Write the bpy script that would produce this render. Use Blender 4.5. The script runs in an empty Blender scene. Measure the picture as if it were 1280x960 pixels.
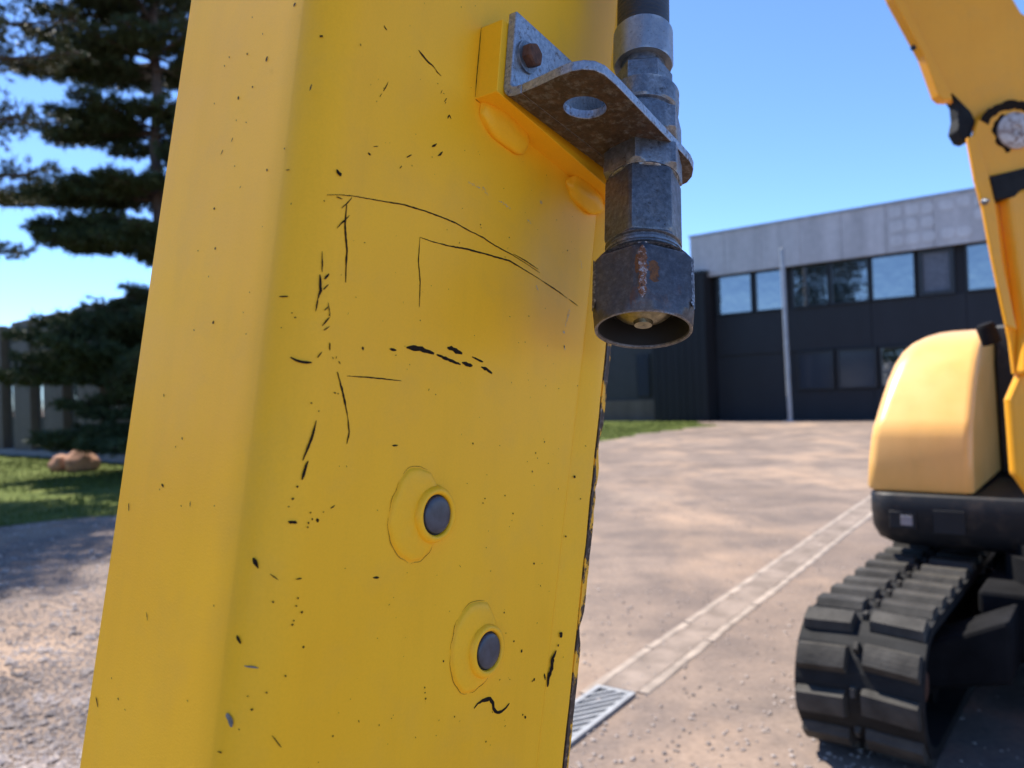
import bpy, bmesh, math, random
import numpy as np
from math import sin, cos, pi, radians, atan2, sqrt
from mathutils import Vector, Matrix, noise
from mathutils.geometry import tessellate_polygon

sc = bpy.context.scene
COL = sc.collection
random.seed(7)
rng = np.random.default_rng(7)

# ------------------------------------------------------------------ camera, sky, sun, exposure
cam_data = bpy.data.cameras.new('camera')
cam = bpy.data.objects.new('camera', cam_data)
COL.objects.link(cam)
cam_data.sensor_width = 36.0
cam_data.lens = 27.0
cam_data.clip_start = 0.02
cam_data.clip_end = 3000.0
cam.matrix_world = Matrix.Translation((0, 0, 1.2)) @ Matrix.Rotation(pi / 2 + radians(0.6), 4, 'X') @ Matrix.Rotation(radians(-2.0), 4, 'Z')
cam_data.dof.use_dof = True
cam_data.dof.focus_distance = 0.455
cam_data.dof.aperture_fstop = 9.5
sc.camera = cam

SUN_EL, SUN_AZ = radians(57), radians(-42)          # azimuth from +Y, negative = to the left
world = bpy.data.worlds.new('World')
sc.world = world
world.use_nodes = True
wn = world.node_tree
sky = wn.nodes.new('ShaderNodeTexSky')
sky.sky_type = 'NISHITA'
sky.sun_disc = False
sky.sun_elevation = SUN_EL
sky.sun_rotation = SUN_AZ
sky.air_density = 0.8
sky.dust_density = 0.0
sky.altitude = 2500
sky.ozone_density = 8.0
bg = wn.nodes['Background']
bg.inputs['Strength'].default_value = 0.15
wn.links.new(sky.outputs[0], bg.inputs['Color'])

sun_data = bpy.data.lights.new('sun', 'SUN')
sun_data.energy = 4.4
sun_data.angle = radians(0.5)
sun_data.color = (1.0, 0.94, 0.85)
sun = bpy.data.objects.new('sun', sun_data)
COL.objects.link(sun)
sd = Vector((sin(SUN_AZ) * cos(SUN_EL), cos(SUN_AZ) * cos(SUN_EL), sin(SUN_EL)))
sun.rotation_euler = sd.to_track_quat('Z', 'Y').to_euler()
sun.location = (-8, 8, 14)

sc.view_settings.view_transform = 'Standard'
sc.view_settings.look = 'None'
sc.view_settings.exposure = 1.2
sc.view_settings.gamma = 1.0
sc.render.engine = 'CYCLES'
sc.cycles.use_denoising = True
sc.cycles.max_bounces = 8

# ------------------------------------------------------------------ materials
class NT:
    def __init__(s, name):
        s.m = bpy.data.materials.new(name)
        s.m.use_nodes = True
        s.t = s.m.node_tree
        s.b = s.t.nodes['Principled BSDF']
        s.co = s.t.nodes.new('ShaderNodeTexCoord')
    def n(s, ty, **kw):
        x = s.t.nodes.new(ty)
        for k, v in kw.items():
            setattr(x, k, v)
        return x
    def l(s, a, b):
        s.t.links.new(a, b)
    def noise(s, scale, detail=4, rough=.55, vec=None, stretch=None, dist=0):
        x = s.n('ShaderNodeTexNoise')
        x.inputs['Scale'].default_value = scale
        x.inputs['Detail'].default_value = detail
        x.inputs['Roughness'].default_value = rough
        x.inputs['Distortion'].default_value = dist
        v = vec or s.co.outputs['Object']
        if stretch:
            mp = s.n('ShaderNodeMapping')
            mp.inputs['Scale'].default_value = stretch
            s.l(v, mp.inputs['Vector'])
            v = mp.outputs[0]
        s.l(v, x.inputs['Vector'])
        return x.outputs['Fac']
    def ramp(s, fac, stops, interp='LINEAR'):
        r = s.n('ShaderNodeValToRGB')
        cr = r.color_ramp
        cr.interpolation = interp
        while len(cr.elements) < len(stops):
            cr.elements.new(0.5)
        for e, (p, c) in zip(cr.elements, stops):
            e.position = p
            e.color = (c, c, c, 1) if isinstance(c, (int, float)) else (*c, 1)
        s.l(fac, r.inputs['Fac'])
        return r.outputs['Color']
    def mix(s, fac, a, b, mode='MIX'):
        x = s.n('ShaderNodeMix', data_type='RGBA', blend_type=mode)
        for sock, v in ((x.inputs[0], fac), (x.inputs[6], a), (x.inputs[7], b)):
            if isinstance(v, bpy.types.NodeSocket):
                s.l(v, sock)
            elif isinstance(v, (int, float)):
                sock.default_value = v if sock.type == 'VALUE' else (v, v, v, 1)
            else:
                sock.default_value = (*v, 1)
        return x.outputs[2]
    def bump(s, h, strength=.2, dist=.001):
        b = s.n('ShaderNodeBump')
        b.inputs['Strength'].default_value = strength
        b.inputs['Distance'].default_value = dist
        s.l(h, b.inputs['Height'])
        s.l(b.outputs[0], s.b.inputs['Normal'])
    def set(s, **kw):
        for k, v in kw.items():
            k = k.replace('_', ' ')
            if isinstance(v, bpy.types.NodeSocket):
                s.l(v, s.b.inputs[k])
            elif isinstance(v, tuple):
                s.b.inputs[k].default_value = (*v, 1)
            else:
                s.b.inputs[k].default_value = v
        return s.m

def plain(name, col, rough=.6, metal=0., var=.25, scale=12, bump=0., bdist=.002, spec=None):
    t = NT(name)
    f = t.noise(scale, 5)
    lo = tuple(c * (1 - var) for c in col)
    hi = tuple(min(1, c * (1 + var)) for c in col)
    c = t.ramp(f, [(.3, lo), (.7, hi)])
    if bump:
        t.bump(t.noise(scale * 6, 4), bump, bdist)
    kw = {}
    if spec is not None:
        kw['Specular_IOR_Level'] = spec
    return t.set(Base_Color=c, Roughness=rough, Metallic=metal, **kw)

def yellow_paint(name, a, b, rough, coat, scale, peel, dirt=.25, spec=.25):
    t = NT(name)
    f = t.noise(scale, 3)
    c = t.ramp(f, [(.3, a), (.7, b)])
    dust = t.ramp(t.noise(scale * 3.1, 6, .65), [(.5, 0.), (.78, dirt)])
    c = t.mix(dust, c, (.55, .33, .08))
    c = t.mix(.35, c, t.ramp(t.noise(scale * 3, 5, .7, stretch=(1, 1, .12)), [(.3, .86), (.5, 1.), (.72, 1.06)]), 'MULTIPLY')
    c = t.mix(.5, c, t.ramp(t.noise(peel * .8, 3, .7), [(.3, .93), (.6, 1.03)]), 'MULTIPLY')
    r = t.ramp(t.noise(scale * 2, 4), [(.3, rough - .07), (.7, rough + .08)])
    t.bump(t.noise(peel, 3), .10, .0008)
    return t.set(Base_Color=c, Roughness=r, Coat_Weight=coat, Coat_Roughness=.25, Specular_IOR_Level=spec)

M = {}
M['arm_yellow'] = yellow_paint('arm_yellow_paint', (.92, .462, .010), (.96, .505, .014), .48, .04, 7, 900, .18)
M['machine_yellow'] = yellow_paint('machine_yellow_paint', (.84, .350, .012), (.90, .39, .018), .36, .2, 4, 260, .2)
M['hood_yellow'] = yellow_paint('sunlit_hood_paint', (.80, .43, .11), (.85, .48, .15), .38, .4, 4, 260, .25)  # paler yellow: the sunlit sheen on the hood is put into the colour
M['chip'] = plain('bare_dark_steel_chips', (.020, .014, .010), .9, 0, .6, 700, .4, .0004, spec=.08)
M['scuff'] = plain('grey_rub_marks', (.42, .38, .27), .5, 0, .3, 200)
M['grey_chip'] = plain('grey_primer_chips', (.16, .16, .14), .5, 0, .3, 300)
M['plug'] = plain('slate_blue_plug', (.045, .050, .066), .38, .0, .35, 160, .15, .0004)
M['rubber'] = plain('black_rubber', (.012, .012, .012), .75, 0, .35, 20, .3, .003, spec=.25)
M['dusty_rubber'] = plain('dusty_track_rubber', (.048, .044, .038), .7, 0, .55, 9, .5, .004, spec=.2)
t = NT('dusty_black_plastic')
c = t.mix(t.ramp(t.noise(9, 6, .7), [(.52, 0.), (.70, .5)]), (.010, .011, .013), (.075, .055, .040))
M['black_plastic'] = t.set(Base_Color=c, Roughness=.5, Specular_IOR_Level=.3)
M['dark_steel'] = plain('dark_steel', (.009, .009, .010), .85, 0, .4, 10, .2, .003, spec=.1)
M['recess'] = plain('recess_black', (.008, .008, .009), .7, 0, .2)
M['dim_white'] = plain('dim_white_block', (.22, .22, .24), .2, .1, .2)

# galvanised / rusty bracket
t = NT('galvanised_bracket_steel')
f = t.noise(70, 6, .65)
zinc = t.ramp(t.noise(420, 7, .75), [(.28, (.16, .18, .21)), (.5, (.32, .35, .39)), (.75, (.54, .57, .62))])
rust = t.ramp(t.noise(200, 8, .78), [(.3, (.020, .014, .011)), (.5, (.055, .034, .024)), (.75, (.135, .085, .058))])
g = t.n('ShaderNodeNewGeometry')
sx = t.n('ShaderNodeSeparateXYZ')
nt_ = t.n('ShaderNodeVectorTransform', vector_type='NORMAL', convert_from='WORLD', convert_to='OBJECT')
t.l(g.outputs['True Normal'], nt_.inputs[0])
t.l(nt_.outputs[0], sx.inputs[0])
down = t.ramp(sx.outputs['Z'], [(0.0, 1.), (.4, 0.)])
mx = t.n('ShaderNodeMath', operation='MULTIPLY'); mx.inputs[1].default_value = -1
t.l(sx.outputs['Z'], mx.inputs[0])
under = t.ramp(mx.outputs[0], [(.3, 0.), (.8, 1.)])
spots = t.ramp(t.noise(230, 7, .75), [(.54, 0.), (.64, .8)])
fac = t.mix(spots, under, 1.0)
patch = t.ramp(t.noise(170, 7, .75), [(.30, .55), (.50, 1.)])
fac = t.mix(1., fac, patch, 'MULTIPLY')
t.bump(t.noise(500, 5), .25, .0006)
M['bracket'] = t.set(Base_Color=t.mix(fac, zinc, rust), Roughness=t.mix(fac, .42, .72), Metallic=t.mix(fac, .75, .15))

def zinc_metal(name, lo, mid, hi, grime, gcol):
    t = NT(name)
    c = t.ramp(t.noise(330, 7, .75), [(.30, lo), (.5, mid), (.72, hi)])
    c = t.mix(t.ramp(t.noise(35, 5, .7, stretch=(1, 1, .5)), [(.35, .0), (.7, .75)]), c, lo)
    d = t.ramp(t.noise(120, 7, .78), [(grime, 0.), (grime + .10, .92)])
    c = t.mix(d, c, gcol)
    sp = t.ramp(t.noise(900, 3, .6), [(.64, 0.), (.70, .8)])
    c = t.mix(sp, c, (.025, .022, .02))
    gm = t.n('ShaderNodeNewGeometry')
    bev = t.n('ShaderNodeBevel'); bev.inputs['Radius'].default_value = .0012; bev.samples = 4
    dt = t.n('ShaderNodeVectorMath', operation='DOT_PRODUCT')
    t.l(gm.outputs['Normal'], dt.inputs[0]); t.l(bev.outputs[0], dt.inputs[1])
    ed = t.mix(1., t.ramp(dt.outputs['Value'], [(.86, .8), (.985, 0.)]), t.ramp(t.noise(300, 5, .7), [(.40, 0.), (.58, 1.)]), 'MULTIPLY')
    c = t.mix(ed, c, (.50, .52, .55))
    t.bump(t.noise(600, 6, .7), .3, .0005)
    return t.set(Base_Color=c, Roughness=t.ramp(t.noise(140, 5, .7), [(.3, .30), (.7, .58)]), Metallic=.75)
M['zinc'] = zinc_metal('zinc_fitting_steel', (.12, .13, .145), (.24, .26, .285), (.40, .43, .47), .57, (.055, .045, .036))
M['ferrule'] = zinc_metal('pale_ferrule_steel', (.26, .28, .31), (.36, .39, .42), (.50, .52, .55), .62, (.09, .07, .055))
M['worn_zinc'] = zinc_metal('dark_worn_coupler_steel', (.085, .09, .097), (.165, .175, .19), (.30, .32, .34), .57, (.055, .042, .033))

t = NT('rusty_dark_collar_steel')
c = t.ramp(t.noise(240, 8, .78), [(.25, (.038, .039, .044)), (.5, (.080, .083, .095)), (.8, (.17, .175, .195))])
gm = t.n('ShaderNodeNewGeometry')
bev = t.n('ShaderNodeBevel'); bev.inputs['Radius'].default_value = .0022; bev.samples = 6
dt = t.n('ShaderNodeVectorMath', operation='DOT_PRODUCT')
t.l(gm.outputs['Normal'], dt.inputs[0]); t.l(bev.outputs[0], dt.inputs[1])
edge = t.ramp(dt.outputs['Value'], [(.86, 1.), (.985, 0.)])
en = t.ramp(t.noise(380, 6, .75), [(.40, 0.), (.56, 1.)])
edge = t.mix(1., edge, en, 'MULTIPLY')
c = t.mix(edge, c, (.36, .33, .32))
rz = t.ramp(t.noise(42, 6, .7, dist=.5), [(.60, 0.), (.74, .7)])
c = t.mix(rz, c, (.17, .062, .018))
t.bump(t.noise(300, 6, .7), .35, .0007)
M['collar'] = t.set(Base_Color=c, Roughness=t.ramp(t.noise(80, 5), [(.3, .34), (.7, .6)]), Metallic=.6)
M['rust'] = plain('brown_rust', (.105, .042, .020), .8, 0, .5, 220, .5, .0006)
t = NT('speckled_corner_rust')
c = t.ramp(t.noise(420, 6, .8), [(.34, (.03, .022, .018)), (.44, (.15, .055, .018)), (.52, (.20, .075, .024)), (.60, (.34, .35, .37)), (.75, (.5, .52, .55))])
t.bump(t.noise(500, 5), .5, .0006)
M['speckle'] = t.set(Base_Color=c, Roughness=.7)
t = NT('orange_rust_bloom')
c = t.ramp(t.noise(260, 7, .8), [(.35, (.05, .03, .022)), (.55, (.16, .062, .018)), (.75, (.25, .10, .03))])
t2 = NT('worn_corner_metal')
c2 = t2.ramp(t2.noise(420, 7, .8), [(.36, (.04, .04, .045)), (.50, (.12, .12, .13)), (.60, (.36, .37, .40)), (.78, (.5, .52, .56))])
t2.bump(t2.noise(500, 5), .4, .0005)
M['worn_corner'] = t2.set(Base_Color=c2, Roughness=.5, Metallic=.6)
M['bloom'] = t.set(Base_Color=c, Roughness=.85)
M['brass'] = plain('dull_brass_valve', (.26, .235, .16), .35, .85, .5, 180, .2, .0004)

# hose: ribbed rubber
t = NT('ribbed_hose_rubber')
w = t.n('ShaderNodeTexWave', wave_type='BANDS', bands_direction='Z')
w.inputs['Scale'].default_value = 90; w.inputs['Distortion'].default_value = .6
t.l(t.co.outputs['Object'], w.inputs['Vector'])
t.bump(w.outputs['Fac'], .45, .0006)
M['hose'] = t.set(Base_Color=t.ramp(t.noise(60, 5), [(.3, (.018, .019, .022)), (.7, (.04, .042, .048))]), Roughness=.5)

# chipped edge of the arm: yellow worn to black and rust, hard-edged by noise
t = NT('chipped_edge_paint')
f = t.noise(75, 6, .7, stretch=(1, 1, .45))
dark = t.ramp(t.noise(230, 5, .7), [(.35, (.014, .011, .010)), (.55, (.05, .028, .018)), (.72, (.30, .25, .20))])
M['chipped_edge'] = t.set(Base_Color=t.mix(t.ramp(f, [(.53, 1.), (.56, 0.)]), (.90, .45, .015), dark), Roughness=.55)

# building
def stained(name, col, vs, rough=.8):
    t = NT(name)
    f = t.noise(1.0, 6, .6, stretch=(1.6, 1.6, .18))
    f2 = t.noise(5.0, 5, .6)
    c = t.ramp(f, [(.3, tuple(x * (1 - vs) for x in col)), (.7, tuple(x * (1 + vs) for x in col))])
    c = t.mix(.5, c, t.ramp(f2, [(.3, .8), (.7, 1.15)]), 'MULTIPLY')
    t.bump(t.noise(30, 4), .2, .01)
    return t.set(Base_Color=c, Roughness=rough)
M['fascia'] = stained('weathered_grey_fascia', (.46, .435, .425), .2, .6)
M['patch'] = stained('pale_fascia_patch', (.55, .53, .52), .12, .65)
M['cladding'] = stained('charcoal_cladding', (.0125, .0135, .017), .2, .7)
M['dark_brick'] = stained('dark_brown_cladding', (.009, .008, .0095), .25, .75)
M['wing_wall'] = stained('grey_brown_render', (.05, .047, .046), .15)
M['pier'] = stained('ribbed_brown_concrete', (.13, .10, .078), .2)
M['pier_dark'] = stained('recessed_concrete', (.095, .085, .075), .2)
M['plinth'] = stained('pale_plinth', (.26, .25, .25), .1)
M['frame'] = plain('dark_window_frame', (.018, .018, .02), .4)
M['blind'] = plain('grey_blind', (.10, .11, .135), .5)
t = NT('reflecting_window_glass')
t.bump(t.noise(1.6, 3), .3, .04)
M['glass'] = t.set(Base_Color=(.015, .022, .026), Roughness=.03, Metallic=0., IOR=2.1, Specular_IOR_Level=.9, Coat_Weight=.8, Coat_Roughness=.02)
t = NT('smoked_window_glass')
M['dark_glass'] = t.set(Base_Color=(.035, .042, .055), Roughness=.12, IOR=1.5)
M['galv_post'] = plain('galvanised_post', (.34, .35, .37), .5, .5, .15, 5)

# ground
t = NT('packed_pink_gravel')
big = t.noise(.33, 6, .6, stretch=(1, 1, 1), dist=.4)
mid = t.noise(1.7, 6, .65)
fine = t.noise(38, 5, .7)
c = t.ramp(big, [(.28, (.145, .108, .085)), (.5, (.225, .170, .135)), (.72, (.285, .215, .162))])
c = t.mix(t.ramp(mid, [(.38, .75), (.58, 0.)]), c, (.125, .100, .088))
c = t.mix(t.ramp(t.noise(.9, 5, .6, stretch=(1.0, .5, 1)), [(.50, 0.), (.68, .6)]), c, (.40, .275, .185))
c = t.mix(.65, c, t.ramp(fine, [(.28, .62), (.5, 1.0), (.74, 1.3)]), 'MULTIPLY')
bsum = t.n('ShaderNodeMath', operation='ADD')
t.l(fine, bsum.inputs[0]); t.l(t.noise(120, 3), bsum.inputs[1])
t.bump(bsum.outputs[0], .4, .008)
M['ground'] = t.set(Base_Color=c, Roughness=.92, Specular_IOR_Level=.2)
t = NT('lawn_soil_and_grass')
c = t.ramp(t.noise(2.2, 6, .65), [(.3, (.055, .075, .018)), (.55, (.10, .125, .028)), (.75, (.16, .15, .05))])
t.bump(t.noise(40, 4), .5, .03)
M['lawn'] = t.set(Base_Color=c, Roughness=.95, Specular_IOR_Level=.1)
M['grass'] = plain('grass_blades', (.085, .105, .020), .7, 0, .45, 3, spec=.2)
M['concrete'] = plain('pale_edging_concrete', (.29, .235, .19), .9, 0, .3, 7, .4, .004)
M['channel'] = plain('channel_fill', (.215, .172, .142), .95, 0, .3, 6, .4, .004, spec=.15)
M['grate'] = plain('galvanised_grate', (.30, .30, .295), .5, .15, .2, 20)
M['stone'] = plain('gravel_stone', (.34, .285, .25), .85, 0, .5, 2.5, spec=.2)
M['boulder'] = plain('orange_boulder_stone', (.40, .20, .115), .85, 0, .35, 5, .6, .02)
M['bark'] = plain('pine_bark', (.085, .062, .048), .9, 0, .4, 9, .7, .02)
t = NT('dark_pine_needles')
c = t.ramp(t.noise(1.4, 4), [(.3, (.030, .048, .020)), (.7, (.060, .082, .030))])
M['needles'] = t.set(Base_Color=c, Roughness=.6, Specular_IOR_Level=.25)
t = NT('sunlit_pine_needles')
c = t.ramp(t.noise(1.4, 4), [(.3, (.060, .075, .026)), (.7, (.115, .110, .040))])  # paler copy of the pine needles, sunlight put into the colour
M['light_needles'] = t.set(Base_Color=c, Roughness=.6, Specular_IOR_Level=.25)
M['van_white'] = plain('white_van_paint', (.78, .78, .77), .3, 0, .05)

# ------------------------------------------------------------------ mesh helpers
def empty(name, mat=None, label=None, cat=None, group=None):
    o = bpy.data.objects.new(name, None)
    COL.objects.link(o)
    if mat is not None:
        o.matrix_world = mat
    tag(o, label, cat, group)
    return o

def tag(o, label=None, cat=None, group=None, kind=None):
    for k, v in (('label', label), ('category', cat), ('group', group), ('kind', kind)):
        if v:
            o[k] = v
    return o

class MB:
    """collects vertices and faces in the local space of the thing"""
    def __init__(s):
        s.v, s.f = [], []
    def add(s, verts, faces):
        o = len(s.v)
        s.v += [tuple(p) for p in verts]
        s.f += [tuple(i + o for i in f) for f in faces]
        return s
    def box(s, x0, x1, y0, y1, z0, z1, mat=None):
        vs = [Vector((x, y, z)) for z in (z0, z1) for y in (y0, y1) for x in (x0, x1)]
        if mat is not None:
            vs = [mat @ p for p in vs]
        return s.add(vs, [(0, 2, 3, 1), (4, 5, 7, 6), (0, 1, 5, 4), (2, 6, 7, 3), (0, 4, 6, 2), (1, 3, 7, 5)])
    def loft(s, rings, caps=True, closed=True):
        n = len(rings[0])
        vs = [p for r in rings for p in r]
        fs = []
        for i in range(len(rings) - 1):
            for j in range(n if closed else n - 1):
                a, b = i * n + j, i * n + (j + 1) % n
                fs.append((a, b, b + n, a + n))
        if caps:
            fs.append(tuple(range(n - 1, -1, -1)))
            fs.append(tuple(range((len(rings) - 1) * n, len(rings) * n)))
        return s.add(vs, fs)
    def prism(s, poly, f0, f1):
        """poly of 2-D points mapped by f0 and f1 to the two ends"""
        return s.loft([[f0(*p) for p in poly], [f1(*p) for p in poly]])
    def tube(s, pts, rads, n=10):
        rings = []
        for i, p in enumerate(pts):
            p = Vector(p)
            d = (Vector(pts[min(i + 1, len(pts) - 1)]) - Vector(pts[max(i - 1, 0)])).normalized()
            x = d.orthogonal().normalized() if abs(d.z) > .95 else d.cross(Vector((0, 0, 1))).normalized()
            y = d.cross(x)
            r = rads[i] if isinstance(rads, (list, tuple)) else rads
            rings.append([p + (x * cos(2 * pi * k / n) + y * sin(2 * pi * k / n)) * r for k in range(n)])
        return s.loft(rings)
    def lathe(s, o, ax, xd, prof, n=32, phase=0., caps=True):
        """prof = (distance along ax, radius[, number of flats]) rings"""
        o, ax, xd = Vector(o), Vector(ax).normalized(), Vector(xd)
        xd = (xd - ax * xd.dot(ax)).normalized()
        yd = ax.cross(xd)
        rings = []
        for pr in prof:
            h, r = pr[0], pr[1]
            ring = []
            for k in range(n):
                th = 2 * pi * k / n
                rr = r
                if len(pr) > 2:                       # polygon with corner radius r, flats count pr[2]
                    m = pr[2]
                    q = ((th - phase) % (2 * pi / m)) - pi / m
                    rr = r * cos(pi / m) / cos(q)
                    if len(pr) > 3:
                        rr = min(rr, pr[3])
                ring.append(o + ax * h + (xd * cos(th) + yd * sin(th)) * rr)
            rings.append(ring)
        return s.loft(rings, caps)
    def build(s, name, mat, parent=None, smooth=False, bevel=0, seg=2, subsurf=0, sharp=35, fix=True):
        me = bpy.data.meshes.new(name)
        me.from_pydata(s.v, [], s.f)
        if fix:
            bm = bmesh.new()
            bm.from_mesh(me)
            bmesh.ops.recalc_face_normals(bm, faces=bm.faces)
            bm.to_mesh(me)
            bm.free()
        me.materials.append(mat)
        o = bpy.data.objects.new(name, me)
        COL.objects.link(o)
        if parent is not None:
            o.parent = parent
        if bevel:
            b = o.modifiers.new('bevel', 'BEVEL')
            b.width = bevel; b.segments = seg; b.limit_method = 'ANGLE'; b.angle_limit = radians(30)
        if subsurf:
            b = o.modifiers.new('subsurf', 'SUBSURF'); b.levels = b.render_levels = subsurf
        if smooth:
            me.polygons.foreach_set('use_smooth', [True] * len(me.polygons))
            if sharp:
                me.set_sharp_from_angle(angle=radians(sharp))
        return o

def tri_mesh(name, V, F, mat, parent=None):
    me = bpy.data.meshes.new(name)
    me.from_pydata(np.asarray(V).tolist(), [], np.asarray(F).tolist())
    me.materials.append(mat)
    o = bpy.data.objects.new(name, me)
    COL.objects.link(o)
    if parent is not None:
        o.parent = parent
    return o

def copy_obj(o, parent=None, label=None):
    c = o.copy()
    COL.objects.link(c)
    if parent is not None:
        c.parent = parent
    if label:
        c['label'] = label
    return c

# ------------------------------------------------------------------ the ground
g = MB()
N = 60
xs = np.linspace(-1, 1, N)
gx = np.sign(xs) * np.abs(xs) ** 3 * 700
for j in range(N):
    for i in range(N):
        x, y = gx[i], gx[j] + 6
        r = sqrt(x * x + y * y)
        g.v.append((x, y, 0.0))
for j in range(N - 1):
    for i in range(N - 1):
        a = j * N + i
        g.f.append((a, a + 1, a + N + 1, a + N))
tag(g.build('ground', M['ground'], fix=False), kind='structure')

def sheet(name, poly, z, mat, jitter=0.0, step=.35):
    """a low flat patch with a ragged outline"""
    pts = []
    for k in range(len(poly)):
        a, b = Vector(poly[k]).to_2d(), Vector(poly[(k + 1) % len(poly)]).to_2d()
        n = max(2, int((b - a).length / step))
        for i in range(n):
            p = a.lerp(b, i / n)
            q = Vector((p.x, p.y, 0))
            pts.append((p.x + noise.noise(q * 1.3) * jitter, p.y + noise.noise(q * 1.3 + Vector((9, 4, 0))) * jitter, z))
    tris = tessellate_polygon([[Vector(p) for p in pts]])
    mb = MB().add(pts, tris)
    return tag(mb.build(name, mat), kind='structure')

LAWN_L = [(-30, 19), (-30, 4), (-9.5, 6.9), (-5.3, 7.9), (-3.5, 8.9), (-2.0, 10.5), (2.2, 18.0), (3.0, 19.4), (5.9, 22.9), (6.1, 26.6), (3, 29), (-8, 30), (-30, 38)]
sheet('lawn', LAWN_L, .004, M['lawn'], .35)
LAWN_R = [(11.0, 24.2), (12.6, 21.8), (14.5, 20.2), (15.0, 20.6), (12.0, 24.4)]
sheet('lawn', LAWN_R, .004, M['lawn'], .2)

def in_poly(p, poly):
    c = False
    for i in range(len(poly)):
        (x1, y1), (x2, y2) = poly[i][:2], poly[i - 1][:2]
        if (y1 > p[1]) != (y2 > p[1]) and p[0] < (x2 - x1) * (p[1] - y1) / (y2 - y1) + x1:
            c = not c
    return c

def grass_mesh(name, poly, box, count, hgt):
    V, F = [], []
    while len(V) < count * 3:
        x, y = random.uniform(box[0], box[1]), random.uniform(box[2], box[3])
        q = Vector((x, y, 0))
        ex, ey = noise.noise(q * 1.3) * .35, noise.noise(q * 1.3 + Vector((9, 4, 0))) * .35
        if not in_poly((x - ex, y - ey), poly):
            continue
        if noise.noise(q * .7) < -.25 and random.random() < .7:
            continue
        h = hgt * random.uniform(.4, 1.3) * (1 + .6 * noise.noise(q * .5))
        a = random.uniform(0, 6.28)
        w = random.uniform(.006, .014)
        lx, ly = random.gauss(0, .35) * h, random.gauss(0, .35) * h
        o = len(V)
        V += [(x - cos(a) * w, y - sin(a) * w, 0), (x + cos(a) * w, y + sin(a) * w, 0), (x + lx, y + ly, h)]
        F.append((o, o + 1, o + 2))
    return tag(tri_mesh(name, V, F, M['grass']), 'short mown grass growing on the lawn by the pine tree and the far buildings', 'grass', kind='stuff')
grass_mesh('grass', LAWN_L, (-14, 6.3, 7.4, 27), 60000, .055)

# loose stones on the gravel
def pebble_field(count):
    base = [(0, 0, .8), (1, 0, 0), (0, 1, 0), (-1, 0, 0), (0, -1, 0), (0, 0, -.6)]
    fc = [(0, 1, 2), (0, 2, 3), (0, 3, 4), (0, 4, 1), (5, 2, 1), (5, 3, 2), (5, 4, 3), (5, 1, 4)]
    V, F = [], []
    k = 0
    tries = 0
    while k < count and tries < 400000:
        tries += 1
        if random.random() < .55:
            y = 2.2 + 6.6 * random.random() ** 1.5
            x = y * random.uniform(-.72, -.40)
            dens = .5 + noise.noise(Vector((x * .8, y * .8, 0)))
        else:
            y = 2.3 + 12 * random.random() ** 2
            x = y * random.uniform(.02, .68)
            dens = -.15 + .26 * noise.noise(Vector((x * .6, y * .6, 3)))
        if random.random() > dens + .25 or in_poly((x, y), LAWN_L):
            continue
        s = random.uniform(.004, .011) if random.random() < .95 or x > 0 else random.uniform(.011, .026)
        a = random.uniform(0, 6.28)
        st = random.uniform(.7, 1.4)
        o = len(V)
        for (px, py, pz) in base:
            px, py = px * st * random.uniform(.8, 1.2), py * random.uniform(.8, 1.2)
            V.append((x + s * (px * cos(a) - py * sin(a)), y + s * (px * sin(a) + py * cos(a)), s * .35 + s * pz * .8))
        F += [tuple(i + o for i in f) for f in fc]
        k += 1
    return tag(tri_mesh('loose_gravel', V, F, M['stone']), 'loose grey and pink stone chips strewn over the packed gravel yard', 'gravel', kind='stuff')
pebble_field(14000)

# ------------------------------------------------------------------ drain edging and grate
DA = radians(35.0)
def dmat(loc):
    return Matrix.Translation(loc) @ Matrix.Rotation(-DA, 4, 'Z')      # local y runs along the drain, x across to the right
drain = empty('drain_edging', dmat((0, 0, 0)), 'two parallel rows of pale concrete edging stones crossing the gravel yard', 'edging')
def edging_row(x0, t0, t1, w):
    t = t0
    while t < t1:
        L = random.uniform(.42, .75)
        mb = MB()
        rings = []
        n = 5
        for k in range(n + 1):
            y = t + .004 + (L - .012) * k / n
            jx, jz = random.gauss(0, .0018), random.gauss(0, .0012)
            a, b = x0 - w / 2 + jx, x0 + w / 2 + jx + random.gauss(0, .003)
            h = .007 + jz * .6
            rings.append([(a, y, -.03), (b, y, -.03), (b, y, h - .006), (b - .008, y, h), (a + .008, y, h), (a, y, h - .006)])
        mb.loft(rings)
        mb.build('edging_stone', M['concrete'], drain)
        t += L
edging_row(-1.349, 2.74, 11.5, .052)
edging_row(-1.545, 2.62, 11.5, .050)

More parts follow.
